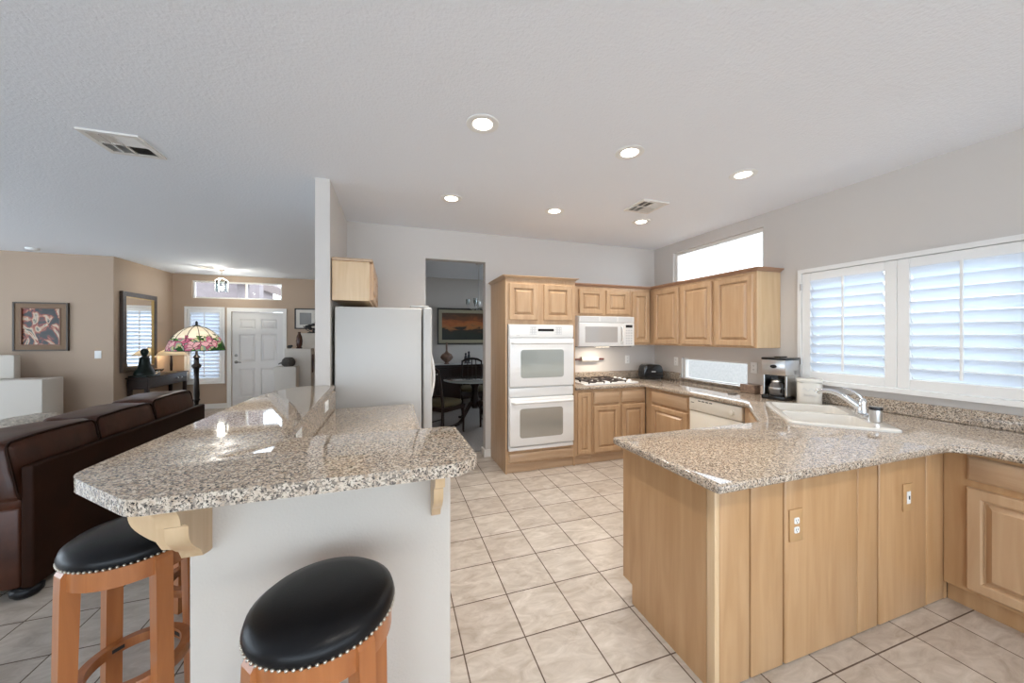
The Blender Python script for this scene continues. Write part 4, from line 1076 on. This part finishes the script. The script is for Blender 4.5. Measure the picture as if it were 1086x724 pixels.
# painting
t = thing('framed_painting', 'square framed painting with red and black swirls on the tan wall', 'painting', (-4.98, 7.24, 1.26))
x0, x1, z0, z1, yy = -5.285, -4.68, 1.26, 1.985, 7.268
m = MB(); wall_holes(m, 'y', yy-.035, yy, x0, x1, z0, z1, [(x0+.02, x1-.02, z0+.02, z1-.02)]); weld(part('outer_frame', m, plain('frame_bronze', (0.06, 0.04, 0.025), 0.4), t, 0))
m = MB(); wall_holes(m, 'y', yy-.026, yy-.002, x0+.02, x1-.02, z0+.02, z1-.02, [(x0+.08, x1-.085, z0+.085, z1-.08)]); weld(part('linen_mat', m, plain('linen', (0.22, 0.14, 0.085), 0.8), t, 0))
m = MB(); wall_holes(m, 'y', yy-.032, yy-.002, x0+.08, x1-.085, z0+.085, z1-.08, [(x0+.093, x1-.098, z0+.098, z1-.093)]); weld(part('inner_frame', m, plain('frame_copper', (0.16, 0.06, 0.02), 0.4), t, 0))
m = MB(); m.box(x0+.093, x1-.098, yy-.012, yy-.004, z0+.098, z1-.093)
part('canvas', m, artwork('swirl_art', [(0.34, (0.01, 0.012, 0.012)), (0.45, (0.03, 0.025, 0.022)), (0.50, (0.25, 0.03, 0.02)), (0.55, (0.45, 0.22, 0.12)), (0.60, (0.55, 0.45, 0.33)), (0.66, (0.05, 0.05, 0.04))], 4.2, 2.2, 3.3), t, 0)
# mirror
t = thing('wall_mirror', 'tall dark-framed mirror on the alcove wall above the console', 'mirror', (-4.15, 7.83, .89))
m = MB(); wall_holes(m, 'x', -4.169, -4.125, 7.40, 8.27, .89, 2.21, [(7.475, 8.195, .965, 2.135)]); weld(part('frame', m, plain('mirror_frame', (0.05, 0.028, 0.016), 0.4, bump=.8, bscale=60), t, 0))
m = MB(); wall_holes(m, 'x', -4.16, -4.13, 7.475, 8.195, .965, 2.135, [(7.49, 8.18, .98, 2.12)]); weld(part('gilt_edge', m, GOLD, t, 0))
m = MB(); m.box(-4.158, -4.148, 7.49, 8.18, .98, 2.12); part('mirror_glass', m, MIRROR, t, 0)
# console
t = thing('console_table', 'dark wooden console table under the mirror', 'console table', (-4.0, 8.1, 0))
m = MB(); m.box(-4.16, -3.86, 7.50, 8.74, .775, .80, .005, 2); part('table_top', m, DARKW, t)
m = MB(); m.box(-4.15, -3.88, 7.53, 8.71, .60, .775, .004, 1); part('apron', m, DARKW, t)
for x in (-4.125, -3.905):
    for y in (7.555, 8.685):
        m = MB(); m.box(x-.025, x+.025, y-.025, y+.025, 0, .60, .004, 1); part('leg', m, DARKW, t)
for y in (8.38, 8.50):
    m = MB(); m.lathe([(.006, 0), (.016, .012), (.012, .022), (0, .025)], (0,0,0), 14, Matrix.Translation((-3.88, y, .70)) @ Matrix.Rotation(PI/2, 4, 'Y')); part('knob', m, STEEL, t)
# statue: seated robed figure on a slab
m = MB(); rings = []
CX, CY = -3.99, 7.66
for z, rx, ry, oy in ((.026, .115, .17, 0), (.05, .12, .175, 0), (.09, .11, .16, 0), (.13, .09, .125, .0), (.18, .075, .10, 0), (.23, .066, .085, 0), (.28, .062, .08, 0), (.315, .055, .078, 0), (.335, .036, .045, 0), (.35, .028, .03, 0), (.365, .034, .036, 0), (.39, .046, .048, 0), (.42, .05, .055, 0), (.45, .044, .05, 0), (.468, .028, .03, 0), (.475, .008, .008, 0)):
    rings.append([(CX+rx*math.cos(2*PI*k/24)*(1+.06*math.sin(k*2.1+z*30)), CY+oy+ry*math.sin(2*PI*k/24), .80+z) for k in range(24)])
m.loft(rings); m.box(CX-.12, CX+.12, CY-.19, CY+.19, .8005, .83, .006, 1)
solid('statuette', 'dark green seated figure statuette at the near end of the console', 'statuette', m, plain('dark_green_bronze', (0.004, 0.010, 0.008), 0.3, spec=0.3, var=.5, vscale=14), (CX, CY, .80), ang=60)
m = MB(); m.lathe([(0, .8005), (.05, .8005), (.03, .81), (.012, .83), (.02, .845), (.06, .87), (.075, .90), (.072, .90), (.055, .872), (0, .85)], (-3.97, 8.0, 0), 24)
solid('glass_dish', 'small clear glass dish on the console beside the statuette', 'dish', m, FROST, (-3.97, 8.0, .80), ang=60)
def table_lamp():
    t = thing('table_lamp', 'table lamp with wide cream shade at the far end of the console', 'lamp', (-3.98, 8.40, .80))
    c = (-3.98, 8.40, .80)
    m = MB(); m.lathe([(0, .0005), (.075, .0005), (.078, .012), (.05, .022), (.02, .03), (0, .032)], c, 24); part('base', m, BRASS, t, 50)
    m = MB(); m.lathe([(0, .03), (.016, .03), (.020, .06), (.022, .15), (.016, .25), (.012, .30), (.02, .315), (.010, .34), (0, .34)], c, 18); part('stem', m, DARKW, t, 50)
    m = MB(); m.lathe([(.225, .325), (.222, .335), (.17, .385), (.09, .43), (.035, .455), (.03, .455), (.088, .425), (.168, .379), (.218, .330)], c, 40, closed=True); part('lamp_shade', m, translucent('cream_shade', (0.80, 0.74, 0.62), .5), t, 60)
    m = MB(); m.lathe([(0, .455), (.035, .455), (.03, .465), (.01, .475), (0, .485)], c, 16); part('finial', m, BRASS, t, 50)
    m = MB(); m.ell((c[0], c[1], c[2]+.375), (.022, .022, .03), 14); part('bulb', m, WARM, t, 60)
    l = bpy.data.lights.new('lamp_glow', 'POINT'); l.energy = 3; l.color = (1, .80, .56); l.shadow_soft_size = .03
    o = bpy.data.objects.new('lamp_glow', l); COL.objects.link(o); o.parent = t; o.location = (0, 0, .36)
table_lamp()
# stained-glass floor lamp
def tiffany():
    c = (-2.19, 5.12, 0)
    t = thing('floor_lamp', 'floor lamp with stained-glass flower shade behind the sofa', 'lamp', c)
    m = MB(); m.lathe([(0, 0), (.15, 0), (.155, .015), (.12, .035), (.05, .05), (.025, .08), (.022, .20), (.03, .22), (.022, .25), (.020, .70), (.026, .72), (.035, .735), (.026, .75), (.030, .80), (.022, 1.0), (.026, 1.10), (.045, 1.125), (.045, 1.14), (.026, 1.16), (.022, 1.22), (.035, 1.235), (.025, 1.25), (.012, 1.27), (.010, 1.60), (0, 1.60)], c, 24); part('pole', m, plain('dark_bronze', (0.03, 0.022, 0.018), 0.35, metal=.6), t, 50)
    n = 40; prof = [(.032, 1.60), (.09, 1.578), (.15, 1.54), (.20, 1.485), (.238, 1.42), (.262, 1.35), (.268, 1.315)]
    vs = []
    m = MB(); m.lathe(prof, c, 48); sh = part('lamp_shade', m, None or shade_mat(), t, 60)
    m = MB()
    for k in range(12):
        a = 2*PI*k/12; m.tube([(c[0]+(r+.001)*math.cos(a), c[1]+(r+.001)*math.sin(a), z) for r, z in prof[:5]], .0035, 5)
    m.tube([(c[0]+.269*math.cos(2*PI*k/48), c[1]+.269*math.sin(2*PI*k/48), 1.315) for k in range(49)], .004, 5, cap=False)
    part('lead_lines', m, BLACKM, sh, 60)
    m = MB(); m.lathe([(.036, 1.60), (.034, 1.608), (.018, 1.612), (.010, 1.62), (.014, 1.635), (.008, 1.655), (0, 1.66)], c, 18); part('finial', m, BLACKM, t, 50)
    m = MB(); m.ell((c[0]+.05, c[1], 1.45), (.025, .025, .035), 14); m.ell((c[0]-.05, c[1], 1.45), (.025, .025, .035), 14); part('bulb', m, WARM, t, 60)
    l = bpy.data.lights.new('floor_lamp_glow', 'POINT'); l.energy = 0.7; l.color = (1, .93, .82); l.shadow_soft_size = .04
    o = bpy.data.objects.new('floor_lamp_glow', l); COL.objects.link(o); o.parent = t; o.location = (0.05, -.05, 1.40)
def shade_mat():
    m, nt, b = _new('stained_glass'); L = nt.links.new
    tc = nt.nodes.new('ShaderNodeTexCoord'); sx = nt.nodes.new('ShaderNodeSeparateXYZ'); L(tc.outputs['Object'], sx.inputs[0])
    vo = nt.nodes.new('ShaderNodeTexVoronoi'); vo.inputs['Scale'].default_value = 17; L(tc.outputs['Object'], vo.inputs['Vector'])
    no = nt.nodes.new('ShaderNodeTexNoise'); no.inputs['Scale'].default_value = 7; no.inputs['Detail'].default_value = 1; L(tc.outputs['Object'], no.inputs['Vector'])
    def ramp(src, els, interp='CONSTANT'):
        r = nt.nodes.new('ShaderNodeValToRGB'); r.color_ramp.interpolation = interp
        while len(r.color_ramp.elements) < len(els): r.color_ramp.elements.new(.5)
        for e, (p, c) in zip(r.color_ramp.elements, els): e.position = p; e.color = (*c, 1)
        L(src, r.inputs[0]); return r
    sep = nt.nodes.new('ShaderNodeSeparateColor'); L(vo.outputs['Color'], sep.inputs[0])
    ad = nt.nodes.new('ShaderNodeMath'); ad.operation = 'MULTIPLY_ADD'; L(sep.outputs[0], ad.inputs[0]); ad.inputs[1].default_value = .3; L(no.outputs[0], ad.inputs[2])
    fl = ramp(ad.outputs[0], [(0, (.015, .07, .015)), (.58, (.05, .18, .03)), (.64, (.46, .42, .24)), (.70, (.20, .34, .26)), (.745, (.42, .12, .20)), (.82, (.62, .36, .40))])
    up = ramp(sep.outputs[1], [(0, (.70, .64, .52)), (.5, (.78, .72, .60))])
    ma = nt.nodes.new('ShaderNodeMath'); ma.operation = 'MULTIPLY_ADD'; L(sep.outputs[2], ma.inputs[0]); ma.inputs[1].default_value = .05; L(sx.outputs[2], ma.inputs[2])
    fac = nt.nodes.new('ShaderNodeMath'); fac.operation = 'GREATER_THAN'; L(ma.outputs[0], fac.inputs[0]); fac.inputs[1].default_value = 1.505
    mx = nt.nodes.new('ShaderNodeMixRGB'); L(fac.outputs[0], mx.inputs[0]); L(fl.outputs[0], mx.inputs[1]); L(up.outputs[0], mx.inputs[2])
    vd = nt.nodes.new('ShaderNodeTexVoronoi'); vd.feature = 'DISTANCE_TO_EDGE'; vd.inputs['Scale'].default_value = 17; L(tc.outputs['Object'], vd.inputs['Vector'])
    ld = nt.nodes.new('ShaderNodeMath'); ld.operation = 'LESS_THAN'; L(vd.outputs['Distance'], ld.inputs[0]); ld.inputs[1].default_value = .035
    inv = nt.nodes.new('ShaderNodeMath'); inv.operation = 'SUBTRACT'; inv.inputs[0].default_value = 1; L(fac.outputs[0], inv.inputs[1])
    lf = nt.nodes.new('ShaderNodeMath'); lf.operation = 'MULTIPLY'; L(ld.outputs[0], lf.inputs[0]); L(inv.outputs[0], lf.inputs[1])
    m3 = nt.nodes.new('ShaderNodeMixRGB'); L(lf.outputs[0], m3.inputs[0]); L(mx.outputs[0], m3.inputs[1]); m3.inputs[2].default_value = (.03, .03, .025, 1)
    mx = m3
    L(mx.outputs[0], b.inputs['Base Color']); b.inputs['Roughness'].default_value = .2
    t = nt.nodes.new('ShaderNodeBsdfTranslucent'); L(mx.outputs[0], t.inputs[0])
    ms = nt.nodes.new('ShaderNodeMixShader'); ms.inputs[0].default_value = .45
    L(b.outputs[0], ms.inputs[1]); L(t.outputs[0], ms.inputs[2]); L(ms.outputs[0], nt.nodes['Material Output'].inputs[0])
    return m
tiffany()
# pendant in the entry
pd = thing('pendant_lantern', 'glass pendant lantern hanging in front of the high entry window', 'pendant light', (-3.06, 8.05, CZ))
c = (-3.06, 8.05, 0)
m = MB(); m.lathe([(0, CZ-.001), (.055, CZ-.001), (.055, CZ-.015), (.02, CZ-.035), (0, CZ-.035)], c, 20); part('canopy', m, plain('dark_canopy', (0.08, 0.06, 0.05), .4), pd, 40)
m = MB(); m.tube([(c[0], c[1], CZ-.03), (c[0], c[1], CZ-.16)], .005, 6); part('chain', m, BRASS, pd)
m = MB()
for k in range(4):
    a = PI/4+k*PI/2; m.tube([(c[0]+.03*math.cos(a), c[1]+.03*math.sin(a), CZ-.16), (c[0]+.105*math.cos(a), c[1]+.105*math.sin(a), CZ-.21), (c[0]+.105*math.cos(a), c[1]+.105*math.sin(a), CZ-.42)], .006, 6)
part('lantern_frame', m, WHITEP, pd)
m = MB()
for k in range(4):
    M = Matrix.Translation(c) @ Matrix.Rotation(k*PI/2, 4, 'Z'); m.box(-.07, .07, .072, .075, CZ-.42, CZ-.21, 0, 1, M)
part('glass_panels', m, FROST, pd, 0)
m = MB(); m.ell((c[0], c[1], CZ-.36), (.035, .035, .035), 16); part('bulb', m, emit('pendant_bulb', (1, .95, .85), 2.5), pd, 60)
l = bpy.data.lights.new('pendant_glow', 'POINT'); l.energy = 6; l.color = (1, .93, .82); l.shadow_soft_size = .06
o = bpy.data.objects.new('pendant_glow', l); COL.objects.link(o); o.parent = pd; o.location = (0, 0, -.29)
# plinths by the door and what stands on them
def plinth(label, x0, x1, y0, y1, z):
    m = MB(); m.box(x0, x1, y0, y1, .0, z, .008, 2); return solid('display_plinth', label, 'plinth', m, PLINTH, ((x0+x1)/2, (y0+y1)/2, 0), 'white plinths by the front door')
plinth('lowest white plinth by the front door, with a dark round sculpture', -2.21, -1.83, 8.02, 8.28, .88)
plinth('middle-height white plinth by the front door, with a slim brown vase', -2.10, -1.62, 8.30, 8.54, 1.225)
plinth('tallest white plinth by the front door, with dark foliage sculpture', -1.90, -1.45, 8.56, 8.82, 1.545)
m = MB(); cc = (-1.99, 8.15, .88)
m.lathe([(0, .0005), (.08, .0005), (.112, .03), (.122, .085), (.105, .14), (.07, .175), (.05, .18), (.06, .165), (.095, .13), (.108, .085), (.09, .04), (0, .02)], cc, 28)
m.tube([(cc[0]-.17+.02*k, cc[1]-.02, cc[2]+.045+.025*math.sin(k*.7)) for k in range(12)], [.008+.012*math.sin(PI*k/11) for k in range(12)], 8)
solid('round_sculpture', 'dark round woven sculpture on the lowest plinth', 'sculpture', m, plain('dark_wicker', (0.05, 0.042, 0.036), .6, var=.6, vscale=30), cc, ang=60)
m = MB(); m.lathe([(0, .0005), (.05, .0005), (.058, .02), (.04, .03), (.055, .08), (.062, .16), (.05, .25), (.028, .30), (.022, .33), (.03, .345), (0, .345)], (-1.86, 8.42, 1.225), 24)
solid('brown_vase', 'slim dark brown vase on the middle plinth', 'vase', m, plain('brown_glaze', (0.06, 0.022, 0.014), .25), (-1.86, 8.42, 1.225), ang=60)
m = MB(); m.ell((-2.035, 8.40, 1.262), (.045, .04, .035), 14); m.ell((-2.0, 8.39, 1.278), (.03, .03, .025), 12)
solid('small_figure', 'small dark curled figure beside the slim vase', 'figurine', m, BLACKM, (-2.035, 8.40, 1.225), ang=60)
m = MB(); m.lathe([(0, .0005), (.09, .0005), (.08, .02), (.02, .03), (0, .03)], (-1.68, 8.68, 1.545), 20)
for k in range(9):
    a = k*.9; r = .05+.05*(k % 3); m.ell((-1.68+r*math.cos(a), 8.68+.03*math.sin(a), 1.60+.022*k), (.045, .035, .03), 10)
m.tube([(-1.68, 8.68, 1.56), (-1.78, 8.67, 1.62), (-1.84, 8.66, 1.70)], .008, 6)
solid('foliage_sculpture', 'dark leafy sculpture on the tallest plinth', 'sculpture', m, BLACKM, (-1.68, 8.68, 1.545), ang=60)
m = MB(); m.box(-1.619, -1.60, 8.36, 8.47, .72, 1.10, .006, 2); m.ell((-1.605, 8.415, .98), (.014, .04, .07), 12)
solid('wall_mask', 'narrow reddish-brown mask hanging on the side of the middle plinth', 'mask', m, plain('mask_wood', (0.055, 0.018, 0.012), .4, var=.4), (-1.61, 8.41, .72))
t = thing('framed_picture', 'small black-framed print on the wall right of the front door', 'picture', (-1.82, 8.83, 1.64))
m = MB(); wall_holes(m, 'y', 8.82, 8.849, -2.04, -1.62, 1.64, 2.09, [(-2.015, -1.645, 1.665, 2.065)]); weld(part('frame', m, BLACKM, t, 0))
m = MB(); wall_holes(m, 'y', 8.832, 8.846, -2.015, -1.645, 1.665, 2.065, [(-1.945, -1.715, 1.735, 1.995)]); weld(part('mat_board', m, plain('mat_white', (0.68, 0.65, 0.60), .8), t, 0))
m = MB(); m.box(-1.945, -1.715, 8.838, 8.844, 1.735, 1.995); part('print', m, artwork('grey_print', [(.3, (.16, .155, .15)), (.7, (.26, .25, .24))], 2, .5), t, 0)

# ================================================================== DINING ROOM
bf = thing('buffet', 'dark wooden buffet against the dining room wall', 'buffet', (1.5, 7.45, .014))
m = MB(); m.box(.55, 2.6, 7.22, 7.70, .20, .86, .006, 1); part('body', m, DARKW, bf)
m = MB(); m.box(.52, 2.63, 7.19, 7.71, .86, .90, .008, 2); part('top', m, DARKW, bf)
for i in range(4):
    m = MB(); m.box(.60+i*.5, 1.05+i*.5, 7.205, 7.22, .62, .82, .005, 1); d = part('drawer', m, DARKW, bf)
    m = MB(); m.lathe([(.008, 0), (.016, .014), (0, .02)], (0,0,0), 12, Matrix.Translation((.825+i*.5, 7.205, .72)) @ Matrix.Rotation(PI/2, 4, 'X')); part('knob', m, BRASS, d)
for x in (.60, 2.55):
    for y in (7.26, 7.66):
        m = MB(); m.box(x-.03, x+.03, y-.03, y+.03, .0145, .20); part('leg', m, DARKW, bf, 0)
m = MB(); m.box(.7, 2.4, 7.24, 7.60, .9005, .906); solid('table_runner', 'white runner along the top of the dining room buffet', 'runner', m, plain('runner', (.62, .62, .62), .9), (1.5, 7.4, .9))
m = MB(); c = (1.05, 7.42, .9063); m.lathe([(0, 0), (.05, 0), (.055, .01), (.03, .03), (.08, .07), (.125, .12), (.13, .15), (.10, .20), (.04, .235), (.02, .27), (.018, .42), (.024, .44), (0, .44)], c, 28)
solid('bottle_vase', 'round-bellied vase with long dark neck on the buffet', 'vase', m, plain('vase_glaze', (0.20, 0.12, 0.09), .2, var=.5, vscale=12), c, ang=60)
m = MB(); c = (1.48, 7.42, .9063); m.box(c[0]-.07, c[0]+.07, c[1]-.04, c[1]+.04, c[2], c[2]+.02); m.ell((c[0]-.03, c[1], c[2]+.10), (.035, .03, .085), 14); m.ell((c[0]+.035, c[1], c[2]+.12), (.03, .03, .10), 14); m.ell((c[0]+.035, c[1], c[2]+.23), (.025, .025, .03), 12); m.ell((c[0]-.03, c[1], c[2]+.20), (.024, .024, .028), 12)
solid('figurine', 'small dark figurine pair on the buffet', 'figurine', m, plain('figurine_dark', (.05, .05, .06), .4), c, ang=60)
t = thing('landscape_painting', 'wide framed sunset landscape painting in the dining room', 'painting', (1.55, 7.7, 1.32))
x0, x1, z0, z1 = .895, 2.25, 1.315, 2.075
m = MB(); wall_holes(m, 'y', 7.675, 7.7195, x0, x1, z0, z1, [(x0+.09, x1-.09, z0+.09, z1-.09)]); weld(part('frame', m, plain('pale_gilt', (.36, .32, .22), .45), t, 0))
m = MB(); wall_holes(m, 'y', 7.668, 7.676, x0-.012, x1+.012, z0-.012, z1+.012, [(x0+.02, x1-.02, z0+.02, z1-.02)]); weld(part('outer_edge', m, plain('frame_edge_dark', (.03, .022, .016), .4), t, 0))
m = MB(); m.box(x0+.09, x1-.09, 7.70, 7.712, z0+.09, z1-.09)
def sunset():
    mt, nt, b = _new('sunset_canvas'); L = nt.links.new
    tc = nt.nodes.new('ShaderNodeTexCoord'); sx = nt.nodes.new('ShaderNodeSeparateXYZ'); L(tc.outputs['Object'], sx.inputs[0])
    mp = nt.nodes.new('ShaderNodeMapping'); mp.inputs['Scale'].default_value = (2.5, 1, 7); L(tc.outputs['Object'], mp.inputs[0])
    no = nt.nodes.new('ShaderNodeTexNoise'); no.inputs['Scale'].default_value = 1.6; no.inputs['Detail'].default_value = 5; no.inputs['Distortion'].default_value = .8; L(mp.outputs[0], no.inputs['Vector'])
    ma = nt.nodes.new('ShaderNodeMath'); ma.operation = 'MULTIPLY_ADD'; L(no.outputs[0], ma.inputs[0]); ma.inputs[1].default_value = .38; L(sx.outputs[2], ma.inputs[2])
    mr = nt.nodes.new('ShaderNodeMapRange'); mr.inputs[1].default_value = .15; mr.inputs[2].default_value = .95; L(ma.outputs[0], mr.inputs[0])
    r = nt.nodes.new('ShaderNodeValToRGB'); cr = r.color_ramp
    els = [(0, (.012, .016, .010)), (.30, (.022, .028, .018)), (.44, (.035, .022, .012)), (.50, (.40, .16, .05)), (.60, (.46, .13, .03)), (.72, (.20, .07, .025)), (.85, (.10, .05, .025))]
    while len(cr.elements) < len(els): cr.elements.new(.5)
    for e, (p, c) in zip(cr.elements, els): e.position = p; e.color = (*c, 1)
    L(mr.outputs[0], r.inputs[0]); L(r.outputs[0], b.inputs['Base Color']); b.inputs['Roughness'].default_value = .4
    return mt
part('canvas', m, sunset(), t, 0)
dt = thing('dining_table', 'round glass-topped dining table on a dark pedestal', 'dining table', (1.32, 5.95, .014))
c = (1.32, 5.95, 0)
m = MB(); m.lathe([(0, .735), (.52, .735), (.53, .74), (.53, .75), (.52, .754), (0, .754)], c, 48); part('table_top', m, plain('table_glass', (.32, .36, .36), .05, coat=1), dt, 40)
m = MB(); m.lathe([(0, .735), (.28, .735), (.28, .70), (.10, .68), (.06, .62), (.05, .50), (.07, .42), (.09, .36), (.06, .30), (.05, .26), (0, .26)], c, 24); part('pedestal', m, DARKW, dt, 50)
for k in range(4):
    a = k*PI/2+.5; m = MB(); m.tube([(c[0]+r*math.cos(a), c[1]+r*math.sin(a), z) for r, z in ((.03, .38), (.10, .34), (.20, .22), (.28, .10), (.36, .05), (.42, .04))], [.03, .035, .032, .028, .026, .024], 10); part('leg', m, DARKW, dt, 60)
def make_chair(label, loc, rz):
    t = thing('dining_chair', label, 'dining chair', (0,0,0), 'dark dining chairs')
    m = MB(); m.pillow((0, 0, .465), (.235, .23, .05), 4, 8); part('seat', m, plain('olive_fabric', (.075, .058, .026), .9) if 'olive_fabric' not in MATS else MATS['olive_fabric'], t, 60)
    m = MB(); wall_holes(m, 'z', .37, .43, -.235, .235, -.23, .23, [(-.20, .20, -.195, .195)]); weld(part('seat_frame', m, DARKW, t, 0))
    for sx in (-1, 1):
        m = MB(); m.tube([(sx*.21, -.205, .42), (sx*.215, -.215, .25), (sx*.21, -.215, .02), (sx*.212, -.222, .0)], [.026, .020, .015, .017], 8); part('leg', m, DARKW, t, 60)
        m = MB(); m.tube([(sx*.20, .27, 0), (sx*.20, .225, .22), (sx*.205, .215, .45), (sx*.20, .25, .72), (sx*.19, .29, .98)], [.017, .019, .021, .018, .016], 8); part('leg', m, DARKW, t, 60)
    m = MB(); m.tube([(-.20, .285, .96), (-.12, .30, 1.005), (0, .305, 1.02), (.12, .30, 1.005), (.20, .285, .96)], [.018, .022, .024, .022, .018], 8); m.tube([(-.2, .235, .60), (0, .25, .59), (.2, .235, .60)], .014, 8)
    for x in (-.08, 0, .08): m.tube([(x, .245, .59), (x*1.1, .27, .78), (x, .30, 1.0)], .010, 6)
    part('backrest', m, DARKW, t, 60)
    m = MB(); m.tube([(-.21, -.21, .14), (-.20, .24, .14)], .010, 6); m.tube([(.21, -.21, .14), (.20, .24, .14)], .010, 6); part('stretcher', m, DARKW, t, 60)
    t.location = loc; t.rotation_euler = (0, 0, rz); return t
chr_ = make_chair('dark dining chair with olive seat left of the round table', (.72, 5.45, .0145), math.radians(128))
dup(chr_, (1.62, 5.50, .0145), 'dark dining chair half hidden by the right side of the doorway', math.radians(205))
dup(chr_, (1.45, 6.72, .0145), 'dark dining chair on the far side of the round table', math.radians(-8))
cl = thing('chandelier', 'small chandelier with glass candle cups above the dining table', 'chandelier', (1.40, 6.0, CZ))
c = (1.40, 6.0, 0)
m = MB(); m.lathe([(0, CZ-.001), (.06, CZ-.001), (.05, CZ-.02), (0, CZ-.025)], c, 18); part('canopy', m, STEEL, cl)
m = MB(); m.tube([(c[0], c[1], CZ-.02), (c[0], c[1], 2.08)], .006, 6); m.lathe([(0, 2.10), (.03, 2.08), (.02, 2.0), (.035, 1.96), (0, 1.93)], c, 16); part('stem', m, STEEL, cl, 50)
for k in range(5):
    a = 2*PI*k/5+2.9; m = MB(); m.tube([(c[0]+r*math.cos(a), c[1]+r*math.sin(a), z) for r, z in ((.02, 1.98), (.10, 1.94), (.17, 1.97), (.19, 2.02))], .007, 6); arm = part('arm', m, STEEL, cl, 60)
    m = MB(); m.lathe([(.018, 2.02), (.03, 2.05), (.032, 2.12), (.03, 2.12), (.026, 2.05)], (c[0]+.19*math.cos(a), c[1]+.19*math.sin(a), 0), 14); part('glass_cup', m, FROST, arm, 60)
